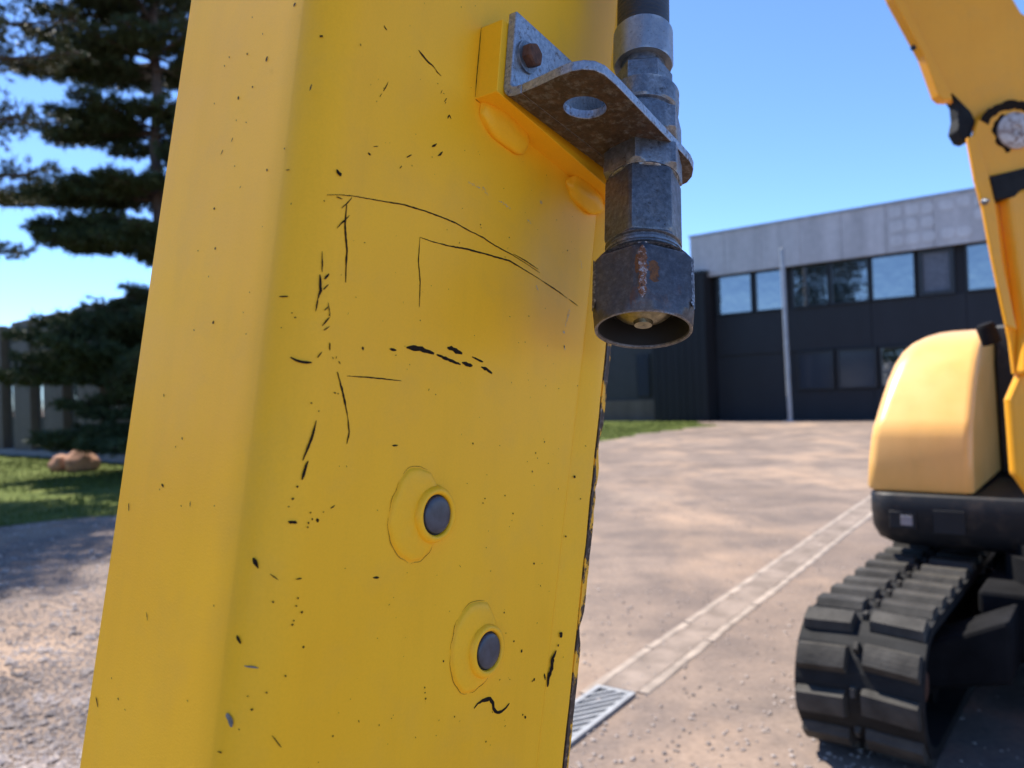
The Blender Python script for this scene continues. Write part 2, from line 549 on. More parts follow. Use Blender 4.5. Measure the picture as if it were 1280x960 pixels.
MB().box(-1.522, -1.374, 2.74, 11.5, -.02, .0045).build('channel_bed', M['channel'], drain)
grate = empty('drain_grate', dmat((0, 0, 0)), 'galvanised drain grate with slanted bars at the near end of the edging', 'drain grate')
GX0, GX1, GY0, GY1 = -1.532, -1.362, 2.02, 2.715
mb = MB()
mb.box(GX0, GX0 + .022, GY0, GY1, -.02, .014).box(GX1 - .024, GX1, GY0, GY1, -.02, .0142)
mb.box(GX0 + .022, GX1 - .024, GY1 - .022, GY1, -.02, .0138).box(GX0 + .022, GX1 - .024, GY0, GY0 + .022, -.02, .0138)
mb.build('frame', M['grate'], grate, bevel=.002)
MB().box(GX0 + .02, GX1 - .02, GY0 + .02, GY1 - .02, .002, .004).build('pit_shade', M['recess'], grate)  # black sheet painted in for the shade below the bars
y = GY0 - .06
while y < GY1:
    # slanted flat bars, clipped to the frame
    xa, xb = GX0 + .022, GX1 - .024
    ya, yb = y, y + .20
    if ya < GY0 + .022:
        xa += (GY0 + .022 - ya) * (xb - xa) / (yb - ya); ya = GY0 + .022
    if yb > GY1 - .022:
        xb -= (yb - (GY1 - .022)) * (xb - xa) / (yb - ya); yb = GY1 - .022
    if xb - xa > .02:
        MB().add([(xa, ya, -.015), (xb, yb, -.015), (xb, yb + .030, -.015), (xa, ya + .030, -.015), (xa, ya, .011), (xb, yb, .011), (xb, yb + .030, .011), (xa, ya + .030, .011)],
                 [(3, 2, 1, 0), (4, 5, 6, 7), (0, 1, 5, 4), (1, 2, 6, 5), (2, 3, 7, 6), (3, 0, 4, 7)]).build('bar', M['grate'], grate, bevel=.002)
    y += .064

# ------------------------------------------------------------------ office building on the right
RZ = -39.5
def fmat(loc):
    return Matrix.Translation(loc) @ Matrix.Rotation(radians(RZ), 4, 'Z')
off = empty('office_building', fmat((6.74, 25.76, 0)), 'two storey charcoal office block with pale grey fascia and a long row of windows', 'office building')
W1 = 15.0
MB().box(0, W1, .35, 9.0, 0, 4.9).build('wall', M['cladding'], off)
# fascia panels with open joints
s = -.65
k = 0
FW = 1.235
mb = MB().box(-.60, W1, .06, 9.0, 4.86, 6.20).build('fascia_backing', M['frame'], off)
while s < W1:
    MB().box(s + .006, s + FW - .006, -.02 + random.uniform(-.004, .004), .055, 4.84, 6.24 + random.uniform(-.006, .006)).build('fascia_panel', M['fascia'], off)
    s += FW
MB().box(-.68, W1, -.06, .10, 6.245, 6.31).build('roof_coping', M['galv_post'], off)
# pale square patches left on the fascia
for r_ in range(3):
    for c_ in range(9):
        if random.random() < .12:
            continue
        x = 5.62 + c_ * .43 + random.uniform(-.03, .03)
        z = 5.03 + r_ * .40 + random.uniform(-.02, .02)
        w, h = random.uniform(.30, .37), random.uniform(.27, .33)
        q = .07
        pl = [(x + q, z), (x + w - q, z), (x + w, z + q), (x + w, z + h - q), (x + w - q, z + h), (x + q, z + h), (x, z + h - q), (x, z + q)]
        MB().prism(pl, lambda a, b: (a, -.0305, b), lambda a, b: (a, -.022, b)).build('fascia_patch', M['patch'], off)
# cladding panels between the window rows and below
for z0, z1 in ((2.17, 3.52), (0.02, .93)):
    s = .02
    while s < W1:
        MB().box(s + .008, s + 2.47 - .008, .30 + random.uniform(-.004, .004), .352, z0, z1).build('cladding_panel', M['cladding'], off)
        s += 2.47
def window(x0, x1, z0, z1, glass, fr=.06, dep=.22, blind=False):
    mb = MB()
    mb.box(x0, x0 + fr, dep, dep + .13, z0, z1).box(x1 - fr, x1, dep, dep + .13, z0, z1)
    mb.box(x0 + fr, x1 - fr, dep, dep + .13, z1 - fr, z1).box(x0 + fr, x1 - fr, dep, dep + .13, z0, z0 + fr)
    f = mb.build('window', M['frame'], off)
    tilt = random.uniform(-.012, .012)
    MB().add([(x0 + fr - .01, dep + .06 + tilt, z0 + fr - .01), (x1 - fr + .01, dep + .06 - tilt, z0 + fr - .01), (x1 - fr + .01, dep + .06 - tilt, z1 - fr + .01), (x0 + fr - .01, dep + .06 + tilt, z1 - fr + .01)],
             [(0, 1, 2, 3)]).build('pane', glass, f)
up = [(.14, 1.37, 0), (1.45, 2.40, 1), (2.67, 3.80, 0), (3.84, 4.95, 2), (5.00, 6.20, 0), (6.28, 7.18, 3), (7.46, 8.66, 0), (8.75, 9.9, 2), (9.98, 11.1, 0), (11.2, 12.3, 0), (12.4, 13.5, 2)]
GL = [M['glass'], M['dark_glass'], M['glass'], M['blind']]
for x0, x1, kd in up:
    window(x0, x1, 3.53, 4.84, M['glass'] if kd != 3 else M['blind'], .11 if kd == 3 else .045)
for k in range(9):
    x0 = 2.72 + k * 1.22
    window(x0, x0 + 1.14, .95, 2.15, M['glass'] if k == 2 else M['dark_glass'], .05)

blk = empty('entrance_block', fmat((6.74, 25.76, 0)), 'windowless dark block standing proud of the office front behind the hose coupler', 'building')
MB().box(-2.05, -.02, -.35, 5.0, 0, 4.95).build('wall', M['dark_brick'], blk)
for k in range(8):
    MB().box(-2.05 + k * .2538 + .008, -2.05 + (k + 1) * .2538 - .008, -.375, -.352, .03, 4.93).build('cladding_plank', M['dark_brick'], blk)
MB().box(-2.09, .02, -.42, 5.0, 4.955, 5.03).build('roof_coping', M['frame'], blk)

wing = empty('low_wing', fmat((6.74, 25.76, 0)), 'low grey brown wing with dark narrow windows left of the dark block', 'building')
MB().box(-9.0, -2.1, .1, 6, 0, 3.6).build('wall', M['wing_wall'], wing)
MB().box(-9.0, -2.11, .02, .098, 0, .75).build('plinth', M['pier'], wing)
for x in (-2.95, -5.2, -7.4):
    f = MB().box(x, x + .55, .05, .095, .85, 2.4).build('window', M['frame'], wing)
    MB().box(x + .05, x + .5, .035, .049, .9, 2.35).build('pane', M['dark_glass'], f)
MB().box(-9.05, -2.11, .03, 6, 3.605, 3.7).build('roof_coping', M['frame'], wing)

post = empty('steel_post', fmat((6.74, 25.76, 0)) @ Matrix.Translation((2.78, -.75, 0)), 'thin grey steel post rising in front of the office windows', 'post')
MB().tube([(0.03, 0, 0), (0.0, 0, 2.5), (-.03, 0, 5.25)], .07, 14).build('shaft', M['galv_post'], post, smooth=True)
MB().box(-.16, .2, -.15, .15, 0, .03).build('base_plate', M['galv_post'], post)
MB().lathe((-.03, 0, 5.25), (0, 0, 1), (1, 0, 0), [(0, .10), (.03, .095), (.05, .05)], 14).build('cap', M['galv_post'], post, smooth=True)

# ------------------------------------------------------------------ ribbed building on the left
rib = empty('ribbed_building', fmat((-13.88, 20.75, 0)), 'low brown concrete building with projecting ribs and narrow windows behind the pine', 'building')
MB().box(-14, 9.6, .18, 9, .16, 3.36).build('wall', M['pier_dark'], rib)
MB().box(-14, 9.65, -.06, 9.05, 0, .158).build('plinth', M['plinth'], rib)
for k in range(-6, 5):
    s = -.10 + 2.035 * k
    MB().box(s - .78, s + .40, -.02, .178, .16, 3.46).build('pier', M['pier'], rib, bevel=.02)
    for z0, z1 in ((1.0, 1.82),):
        f = MB().box(s + .72, s + 1.17, .13, .176, z0 - .05, z1 + .05).build('window', M['frame'], rib)
        MB().box(s + .77, s + 1.12, .115, .129, z0, z1).build('pane', M['glass'], f)
    MB().box(s + .41, s + 1.24, .05, .178, 3.24, 3.385).build('coping', M['pier'], rib)

# ------------------------------------------------------------------ pine trees
def pine(name, label, base, height, whorls, crown_mat, seed, trunk_r, tuft, spacing, lean=(0, 0), needle=.11, droop=.12):
    rnd = random.Random(seed)
    root = empty(name, Matrix.Translation(base), label, 'tree')
    tb = MB()
    axis = lambda z: Vector((lean[0] * z / height, lean[1] * z / height, z))
    pts = [axis(height * k / 14) + Vector((rnd.gauss(0, .03), rnd.gauss(0, .03), 0)) for k in range(15)]
    pts[0] = Vector((0, 0, -.1))
    tb.tube(pts, [trunk_r * (1.25 if k == 0 else 1) * (1 - k / 15.5) for k in range(15)], 12)
    tb.build('trunk', M['bark'], root, smooth=True)
    lb = MB()
    C, D, S = [], [], []                                  # tuft centres, directions, sizes
    for (z, boughs) in whorls:
        for (az, L, rise) in boughs:
            d = Vector((cos(az), sin(az), 0))
            side = Vector((-sin(az), cos(az), 0))
            p0 = axis(z + rnd.gauss(0, .15))
            rise += rnd.gauss(0, .04)
            n = 7
            path = []
            for i in range(n + 1):
                t = i / n
                path.append(p0 + d * L * t + Vector((0, 0, L * (rise * t - droop * t * t + .10 * t ** 4))) + side * L * .05 * sin(3 * t + seed))
            lb.tube(path, [.045 * (L / 3) * (1 - i / (n + .8)) + .006 for i in range(n + 1)], 6)
            m = int(L * spacing)
            for q in range(m):
                t = .16 + .84 * ((q + rnd.random()) / m)
                i = min(int(t * n), n - 1)
                p = path[i].lerp(path[i + 1], t * n - i)
                for sgn in (-1, 1):
                    ln = L * .40 * (1.12 - t) * rnd.uniform(.45, 1.15) + .10
                    dd = (d * rnd.uniform(.35, .9) + side * sgn).normalized() + Vector((0, 0, rnd.uniform(-.12, .26)))
                    e_ = p + dd * ln
                    lb.tube([p, p.lerp(e_, .5) + Vector((0, 0, .02)), e_], [.010, .007, .004], 3)
                    cnt = max(2, int(ln / tuft))
                    for c in range(cnt):
                        u = (c + .8) / cnt
                        C.append(p.lerp(e_, u) + Vector((rnd.gauss(0, .035), rnd.gauss(0, .035), rnd.gauss(.015, .03))))
                        D.append((dd + Vector((rnd.gauss(0, .3), rnd.gauss(0, .3), rnd.uniform(.0, .6)))).normalized())
                        S.append(rnd.uniform(.75, 1.25))
    lb.build('branches', M['bark'], root)
    C = np.array([tuple(c) for c in C]); D = np.array([tuple(c) for c in D]); S = np.array(S)
    K = 15
    n = len(C)
    rg = np.random.default_rng(seed)
    dirs = D[:, None, :] * .75 + rg.normal(0, .62, (n, K, 3))
    dirs /= np.linalg.norm(dirs, axis=2, keepdims=True)
    ln = needle * S[:, None, None] * rg.uniform(.7, 1.25, (n, K, 1))
    wv = np.cross(dirs, rg.normal(0, 1, (n, K, 3)))
    wv /= np.linalg.norm(wv, axis=2, keepdims=True) + 1e-9
    wv *= needle * .11
    b0 = C[:, None, :] + rg.normal(0, .02, (n, K, 3))
    tip = b0 + dirs * ln
    V = np.stack([b0 - wv, b0 + wv, tip], 2).reshape(-1, 3)
    F = np.arange(len(V)).reshape(-1, 3)
    cr = tri_mesh('crown', V, F, crown_mat, root)
    print(name, 'needles', len(F))
    return root

rr = random.Random(3)
def whorl(z, L, n, jitter=.25, rise=.12, extra=()):
    a0 = rr.uniform(0, 6.28)
    out = [(a0 + 2 * pi * k / n + rr.uniform(-.25, .25), L * rr.uniform(1 - jitter, 1 + jitter * .4), rise + rr.uniform(-.05, .08)) for k in range(n)]
    return (z, out + list(extra))
W = lambda a: pi + a          # azimuth towards -x
pine_w = [
    whorl(.70, 1.6, 8, extra=[(W(.05), 2.1, .02), (W(-.5), 1.9, .0), (W(.5), 1.9, .05)]),
    whorl(1.15, 1.2, 6, extra=[(W(.1), 1.7, .0)]),
    whorl(1.85, 1.8, 8, extra=[(W(.1), 2.9, .01), (W(-.25), 2.5, .02), (W(.4), 2.2, .03), (W(-.05), 2.6, .04)]),
    whorl(2.50, 1.6, 8, extra=[(W(0), 2.1, .03), (W(.3), 2.3, .02), (W(-.4), 1.8, .02)]),
    whorl(2.80, .9, 5),
    whorl(4.15, 1.4, 9, rise=.05, extra=[(W(0), 2.2, -.03), (W(.25), 1.9, .0), (W(-.3), 1.8, .0), (W(.12), 2.0, .03)]),
    whorl(5.10, 1.6, 9, rise=.04, extra=[(W(.05), 2.6, .0), (W(-.25), 2.2, .0), (W(.3), 2.0, .03), (W(-.1), 2.3, .02)]),
    whorl(6.05, 1.5, 9, rise=.05, extra=[(W(-.1), 1.9, .04), (W(.15), 1.8, .04)]),
    whorl(7.35, 1.5, 9, rise=.05, extra=[(W(0), 2.4, .02), (W(.25), 2.0, .03), (W(-.2), 2.1, .03)]),
    whorl(8.35, 1.4, 8, rise=.15, extra=[(W(0), 2.0, .06)]), whorl(9.3, 1.2, 6, rise=.35), whorl(10.2, .9, 5, rise=.5), whorl(10.9, .5, 5, rise=.8)]
pine('pine_tree', 'dark dense pine with tiers of level branches behind the left edge of the yellow arm', (-6.15, 13.6, 0), 11.6, pine_w, M['needles'], 5, .17, .078, 17)
light_w = [
    whorl(3.6, 1.6, 4, extra=[(-.15, 2.6, .05), (-.5, 2.2, .12)]),
    whorl(4.5, 1.8, 5, extra=[(-.05, 3.0, .12), (.4, 2.4, .1)]),
    whorl(5.3, 1.8, 5, extra=[(-.2, 2.9, .16), (.2, 2.8, .2)]),
    whorl(6.2, 1.8, 5, extra=[(0, 3.3, .18), (-.35, 2.7, .2)]),
    whorl(7.0, 1.8, 5, extra=[(-.15, 3.4, .14), (.25, 3.0, .2)]), whorl(7.9, 2.4, 7, rise=.1), whorl(8.5, 2.6, 8), whorl(9.1, 2.6, 8), whorl(9.8, 2.4, 8), whorl(10.6, 2.0, 7, rise=.2), whorl(11.5, 1.5, 6, rise=.3), whorl(12.3, 1.0, 5, rise=.5)]  # dense upper whorls, out of view, added to shade the lawn
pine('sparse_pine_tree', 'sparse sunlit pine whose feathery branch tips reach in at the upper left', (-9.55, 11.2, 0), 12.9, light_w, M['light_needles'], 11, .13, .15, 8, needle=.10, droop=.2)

# off left: mirrored white van, and unseen hedge added to darken the window reflections
van = empty('parked_van', Matrix.Translation((-14.2, 4.2, 0)) @ Matrix.Rotation(radians(60), 4, 'Z'), 'white van mirrored in a lower office window beside the excavator hood', 'van')
vp = [(-2.4, .35), (-2.4, 1.15), (-2.25, 1.9), (-2.1, 2.0), (1.0, 2.0), (1.25, 1.9), (1.75, 1.2), (2.35, 1.0), (2.45, .8), (2.45, .35)]
MB().prism(vp, lambda x, z: (x, -.92, z), lambda x, z: (x, .92, z)).build('body', M['van_white'], van, bevel=.08, seg=3, smooth=True)
for sy in (-1, 1):
    MB().prism([(.35, 1.2), (1.6, 1.2), (1.2, 1.78), (.35, 1.78)], lambda x, z: (x, sy * .921, z), lambda x, z: (x, sy * .928, z)).build('side_window', M['dark_glass'], van)
    for wx in (-1.5, 1.6):
        wh = MB().lathe((wx, sy * .70, .33), (0, sy, 0), (1, 0, 0), [(0, .33), (.2, .33), (.24, .28), (.24, .0)], 28).build('wheel', M['rubber'], van, smooth=True)
        MB().lathe((wx, sy * .942, .33), (0, sy, 0), (1, 0, 0), [(0, .19), (.008, .18), (.008, 0)], 20).build('rim', M['galv_post'], wh)
MB().add([(1.30, -.78, 1.86), (1.30, .78, 1.86), (1.78, .82, 1.22), (1.78, -.82, 1.22)], [(0, 1, 2, 3)]).build('windscreen', M['dark_glass'], van)
C_ = []
hb = np.array([(-28.0, 24.0), (-24.0, 8.0), (-19.0, -4.0), (-12.0, -14.0)])
nh_ = 16000
tt = rng.uniform(0, 3, nh_); ii = tt.astype(int); ff = (tt - ii)[:, None]
pc = hb[ii] * (1 - ff) + hb[ii + 1] * ff
top = 4.0 + 1.2 * np.sin(tt * 7) + .7 * np.sin(tt * 19 + 1)
zz = rng.uniform(0, 1, nh_) ** .8 * top
pc = pc + rng.normal(0, .55, (nh_, 2))
cc = np.column_stack([pc, zz])
d1 = rng.normal(0, .22, (nh_, 3)); d2 = rng.normal(0, .22, (nh_, 3))
Vh = np.stack([cc - d1, cc + d1, cc + d2], 1).reshape(-1, 3)
tag(tri_mesh('hedge', Vh, np.arange(len(Vh)).reshape(-1, 3), M['needles']), 'dark hedge added out of view to darken reflections in the lower office windows', 'hedge', kind='stuff')

# boulders on the lawn under the pine
def boulder(loc, r, seed, label):
    bm = bmesh.new()
    bmesh.ops.create_icosphere(bm, subdivisions=3, radius=1)
    for v in bm.verts:
        n1 = noise.noise(v.co * 1.1 + Vector((seed, 0, 0))) * .35 + noise.noise(v.co * 3 + Vector((0, seed, 0))) * .10
        v.co *= 1 + n1
        v.co = Vector((v.co.x * r[0], v.co.y * r[1], v.co.z * r[2]))
    me = bpy.data.meshes.new('boulder')
    bm.to_mesh(me); bm.free()
    me.materials.append(M['boulder'])
    me.polygons.foreach_set('use_smooth', [True] * len(me.polygons))
    o = bpy.data.objects.new('boulder', me)
    COL.objects.link(o)
    o.location = loc
    tag(o, label, 'boulder', 'orange boulders under the pine')
boulder((-8.62, 14.6, .14), (.23, .20, .19), 2.1, 'smaller orange boulder on the grass, left of its larger neighbour')
boulder((-8.12, 14.4, .16), (.29, .24, .22), 5.7, 'larger orange boulder on the grass, right beside the yellow arm edge')

# ------------------------------------------------------------------ excavator behind
EX = Matrix.Translation((1.0, 2.63, 0)) @ Matrix.Rotation(radians(-39), 4, 'Z')     # x across, y away along the tracks
ex = empty('excavator', EX, 'yellow compact excavator on black rubber tracks parked on the gravel yard', 'excavator')
INV = EX.inverted()
R, TW, TL = .232, .37, 1.55
def track_pos(s):
    """point and outward normal at arc length s round the belt"""
    P = 2 * TL + 2 * pi * R
    s %= P
    if s < TL:
        return (s, 2 * R), (0, 1)
    s -= TL
    if s < pi * R:
        a = pi / 2 - s / R
        return (TL + R * cos(a), R + R * sin(a)), (cos(a), sin(a))
    s -= pi * R
    if s < TL:
        return (TL - s, 0), (0, -1)
    s -= TL
    a = -pi / 2 - s / R
    return (R * cos(a), R + R * sin(a)), (cos(a), sin(a))
def make_track(x0, label=None):
    LUG = .032
    P = 2 * TL + 2 * pi * R
    n = 96
    rings = []
    for k in range(n):
        (y, z), (ny, nz) = track_pos(P * k / n)
        o, i_ = LUG - .004, LUG + .028
        rings.append([(x0, y - ny * o, z - nz * o), (x0 + TW, y - ny * o, z - nz * o), (x0 + TW, y - ny * i_, z - nz * i_), (x0, y - ny * i_, z - nz * i_)])
    mb = MB()
    for k in range(n):
        a, b = rings[k], rings[(k + 1) % n]
        mb.add(a + b, [(0, 1, 5, 4), (1, 2, 6, 5), (2, 3, 7, 6), (3, 0, 4, 7)])
    tr = mb.build('track', M['rubber'], ex)
    if label:
        tr['label'] = label
    NL = 30
    pitch = P / NL
    def lug(s0, xa, xb, h0, wid, skew):
        rs = []
        ns = 7
        for k in range(ns):
            s = s0 + wid * (k / (ns - 1) - .5)
            (y, z), (ny, nz) = track_pos(s)
            ramp = 1.0 if 0 < k < ns - 1 else .25
            h = -LUG + h0 * ramp
            ring = []
            for xx, up_ in ((xa, 0), (xb, 0), (xb - .006, 1), (xa + .006, 1)):
                (yy, zz), (qy, qz) = track_pos(s + (skew if xx > (xa + xb) / 2 else 0))
                hh = h if up_ else -LUG - .004
                ring.append((xx, yy + qy * hh, zz + qz * hh))
            rs.append(ring)
        return MB().loft(rs)
    for k in range(NL):
        s0 = k * pitch + .05
        lug(s0, x0 + .004, x0 + .160, LUG + random.uniform(-.003, .001), .095, .010).build('tread_lug', M['dusty_rubber'], tr)
        lug(s0 + .030, x0 + .200, x0 + TW - .004, LUG + random.uniform(-.003, .001), .095, -.012).build('tread_lug', M['dusty_rubber'], tr)
        lug(s0 + .058, x0 + .168, x0 + .192, LUG * .72, .040, 0).build('centre_link', M['dusty_rubber'], tr)
    # wheels inside the belt
    fr = MB()
    fr.box(x0 + .10, x0 + TW - .06, .10, TL - .10, .12, .33)
    fr.build('track_frame', M['dark_steel'], ex, bevel=.02)
    for yc in (0, TL):
        w_ = MB().lathe((x0 + .06, yc, R), (1, 0, 0), (0, 0, 1), [(0, .10), (.0, .165), (.03, .172), (TW - .15, .172), (TW - .12, .165), (TW - .12, .12), (TW - .135, .115), (TW - .135, .06)], 36).build('idler', M['dark_steel'], ex, smooth=True)
        MB().lathe((x0 + .06 + TW - .136, yc, R), (1, 0, 0), (0, 0, 1), [(0, .062), (.035, .058), (.045, .045), (.05, .0)], 24).build('hub', M['rust'], w_, smooth=True)
    for q in range(4):
        MB().lathe((x0 + .07, .34 + q * .29, .125), (1, 0, 0), (0, 0, 1), [(0, .0), (0, .06), (TW - .14, .06), (TW - .14, 0)], 20, caps=False).build('roller', M['dark_steel'], ex, smooth=True)
make_track(0.0, 'track nearer the middle of the yard, with sunlit dusty lugs')
make_track(1.18)
# undercarriage: car body with legs to both track frames
mb = MB()
mb.box(.42, 1.12, .48, 1.15, .20, .44)
for yy in (.30, 1.2):
    for sx in (0, 1):
        x_in, x_out = (.55, .28) if not sx else (1.0, 1.28)
        mb.loft([[(x_in, yy - .12, .22), (x_in, yy + .12, .22), (x_in, yy + .12, .43), (x_in, yy - .12, .43)], [(x_out, yy - .15, .16), (x_out, yy + .09, .16), (x_out, yy + .09, .30), (x_out, yy - .15, .30)]])
mb.build('car_body', M['dark_steel'], ex, bevel=.015)
MB().lathe((.77, .83, .44), (0, 0, 1), (1, 0, 0), [(0, .30), (.09, .30), (.09, .27), (.13, .27)], 40).build('slew_ring', M['dark_steel'], ex, smooth=True)

# black base of the upper body, its two front openings are black panels standing for shade
mb = MB()
def rr_outline(x0, x1, y0, y1, rfl, rfr, n=7):
    """rounded outline: front-left and front-right radii, square back; starts back left, goes round by the front"""
    pts = [(x0, y1)]
    for k in range(n + 1):
        a = pi + (pi / 2) * k / n
        pts.append((x0 + rfl + rfl * cos(a), y0 + rfl + rfl * sin(a)))
    for k in range(n + 1):
        a = 1.5 * pi + (pi / 2) * k / n
        pts.append((x1 - rfr + rfr * cos(a), y0 + rfr + rfr * sin(a)))
    pts.append((x1, y1))
    return pts
skirt_rings = []
for z, ins in ((.522, .055), (.545, .022), (.59, .004), (.66, 0), (.725, .0), (.735, .008)):
    skirt_rings.append([(x, y, z) for x, y in rr_outline(-.004 + ins, 1.30, .715 + ins, 2.35, .10, .05)])
sk = MB().loft(skirt_rings).build('skirt', M['black_plastic'], ex, smooth=True, sharp=50)
for x0, x1, z0, z1, mt in ((.085, .185, .595, .665, 'recess'), (.245, .355, .585, .68, 'recess')):
    MB().box(x0, x1, .7085, .720, z0, z1).build('opening_shade', M[mt], sk, bevel=.004)
MB().box(.128, .172, .704, .7085, .610, .650).build('pale_block', M['dim_white'], sk, bevel=.004)  # small pale block in front of the black panel

# yellow hood: rounded shell lofted upwards
lev = [(.742, -.006, .755, .378, .05), (.755, -.012, .750, .381, .05), (.86, -.004, .757, .381, .045), (.955, .006, .768, .381, .045), (1.000, .012, .780, .381, .045), (1.035, .018, .805, .381, .05), (1.11, .028, .860, .381, .055),
       (1.19, .040, .925, .381, .06), (1.26, .055, .990, .381, .065), (1.315, .075, 1.055, .380, .07), (1.355, .100, 1.130, .378, .08), (1.385, .135, 1.23, .374, .08), (1.405, .175, 1.34, .366, .06), (1.414, .205, 1.45, .356, .03)]
rings = []
for z, xl, yf, xr, r_ in lev:
    rings.append([(x, y, z + max(0, (y - yf)) * .02) for x, y in rr_outline(xl, xr, yf, 2.15, r_, min(.035, r_), 8)])
MB().loft(rings).build('hood', M['hood_yellow'], ex, smooth=True, sharp=38)
# black housing beside the hood, radiator side and cab floor out to the right
mb = MB()
prof = [(1.52, .74), (1.44, 1.25), (1.50, 1.43), (2.1, 1.46), (2.2, .74)]
mb.prism(prof, lambda y, z: (.384, y, z), lambda y, z: (.62, y, z))
mb.build('side_shroud', M['black_plastic'], ex, bevel=.012, smooth=True)
MB().box(.64, 1.28, 1.45, 2.3, .737, 1.30).build('engine_cover', M['machine_yellow'], ex, bevel=.05, seg=4, smooth=True)
# swing bracket: its left edge just enters the frame
def wl(x, y, z):
    return INV @ Vector((x, y, z))
mb = MB()
pl = [(1.487, 1.125), (1.523, 1.200), (1.60, 1.26), (1.85, 1.26), (1.85, .80), (1.56, .80), (1.507, .885), (1.494, .90)]
mb.prism(pl, lambda x, z: wl(x, 2.30, z), lambda x, z: wl(x, 2.335, z))
mb.build('swing_bracket', M['machine_yellow'], ex, bevel=.012)

# boom and its cylinder, seen from the side
def plate(name, poly, y0, y1, mat, bevel=.006, parent=ex):
    return MB().prism(poly, lambda x, z: wl(x, y0, z), lambda x, z: wl(x, y1, z)).build(name, mat, parent, bevel=bevel)
boom_poly = [(.985, 2.90), (1.075, 2.62), (1.21, 2.339), (1.336, 2.057), (1.41, 1.955), (1.60, 1.80), (1.95, 1.45), (2.15, 1.55), (1.95, 1.95), (1.70, 2.20), (1.572, 2.29), (1.45, 2.52), (1.35, 2.78), (1.30, 2.98)]
bo = plate('boom', boom_poly, 2.300, 2.335, M['machine_yellow'], .008)
bl = [(1.075, 2.62), (1.178, 2.34), (1.266, 2.162), (1.303, 2.042), (1.318, 2.028), (1.346, 2.026), (1.338, 2.054), (1.212, 2.335), (1.105, 2.62)]
plate('edge_flange', bl, 2.285, 2.325, M['machine_yellow'], .003, bo)
MB().lathe(wl(1.232, 2.284, 2.185), INV.to_3x3() @ Vector((0, -1, 0)), INV.to_3x3() @ Vector((1, 0, 0)), [(0, .0085), (.004, .0085), (.005, 0)], 12).build('hole_plug', M['recess'], bo)
plate('rubber_stop', [(1.345, 2.05), (1.364, 2.016), (1.366, 1.975), (1.356, 1.935), (1.372, 1.905), (1.392, 1.900), (1.412, 1.962), (1.40, 1.99)], 2.286, 2.34, M['rubber'], .006, bo)
lug_poly = [(1.390, 1.905), (1.41, 1.961)] + [(1.510 + .102 * cos(a), 1.900 + .102 * sin(a)) for a in [radians(q) for q in range(145, -20, -12)]] + [(1.60, 1.81), (1.52, 1.800), (1.433, 1.789)]
lugp = plate('cylinder_lug', lug_poly, 2.270, 2.284, M['machine_yellow'], .004)
# worn black ring where the lug rubs, and the pin
PC = (1.516, 1.921)
def ring_poly(c, r0, r1, a0, a1, n, jit):
    o = [(c[0] + (r1 + random.uniform(-jit, jit)) * cos(a0 + (a1 - a0) * k / n), c[1] + (r1 + random.uniform(-jit, jit)) * sin(a0 + (a1 - a0) * k / n)) for k in range(n + 1)]
    i_ = [(c[0] + (r0 + random.uniform(-jit, jit)) * cos(a1 - (a1 - a0) * k / n), c[1] + (r0 + random.uniform(-jit, jit)) * sin(a1 - (a1 - a0) * k / n)) for k in range(n + 1)]
    return o + i_
def flat_wear(name, poly, y, mat, parent, th=.0012):
    tris = tessellate_polygon([[Vector((x, z, 0)) for x, z in poly]])
    n = len(poly)
    vs = [wl(x, y, z) for x, z in poly] + [wl(x, y - th, z) for x, z in poly]
    fs = [tuple(t) for t in tris] + [tuple(i + n for i in t) for t in tris] + [(i, (i + 1) % n, (i + 1) % n + n, i + n) for i in range(n)]
    return MB().add(vs, fs).build(name, mat, parent)
flat_wear('worn_ring', ring_poly((1.510, 1.900), .086, .112, radians(30), radians(150), 22, .004), 2.2695, M['chip'], lugp)
flat_wear('worn_patch', ring_poly(PC, .045, .064, radians(120), radians(255), 16, .006), 2.2695, M['chip'], lugp)
dirv = INV.to_3x3() @ Vector((0, -1, 0)); xv = INV.to_3x3() @ Vector((1, 0, 0))
pin = MB().lathe(wl(PC[0], 2.268, PC[1]), dirv, xv, [(0, .054), (.006, .054), (.009, .048), (.010, .016), (.006, .015), (.005, 0)], 32)
t = NT('bare_pin_steel')
M['pin'] = t.set(Base_Color=t.ramp(t.noise(55, 6, .7), [(.35, (.16, .07, .04)), (.5, (.46, .39, .34)), (.7, (.60, .54, .50))]), Roughness=.5, Metallic=.2)
pin.build('pin', M['pin'], lugp, smooth=True)
# cylinder with its guard
gd = plate('cylinder_guard', [(1.371, 1.904), (1.394, 1.914), (1.410, 1.86), (1.430, 1.79), (1.443, 1.725), (1.458, 1.538), (1.494, 1.331), (1.464, 1.345), (1.430, 1.544), (1.408, 1.697), (1.388, 1.782)], 2.262, 2.276, M['machine_yellow'], .003)
MB().lathe(wl(1.411, 2.262, 1.712), dirv, xv, [(0, .010), (.006, .010), (.012, .005), (.02, .004), (.021, 0)], 12).build('grease_nipple', M['zinc'], gd, smooth=True)
plate('cylinder_gland', [(1.430, 1.786), (1.60, 1.822), (1.60, 1.762), (1.52, 1.742), (1.500, 1.722), (1.442, 1.715)], 2.255, 2.34, M['rubber'], .006)
plate('cylinder_barrel', [(1.480, 1.737), (1.60, 1.765), (1.58, 1.20), (1.508, 1.20), (1.519, 1.32)], 2.258, 2.33, M['machine_yellow'], .012)
plate('guard_side', [(1.444, 1.713), (1.478, 1.719), (1.518, 1.318), (1.505, 1.20), (1.497, 1.30), (1.459, 1.538)], 2.30, 2.315, M['machine_yellow'], .003)
MB().lathe(wl(1.553, 2.256, 1.728), dirv, xv, [(0, .017), (.004, .017), (.006, .01), (.006, 0)], 16).build('bolt', M['dark_steel'], ex, smooth=True)
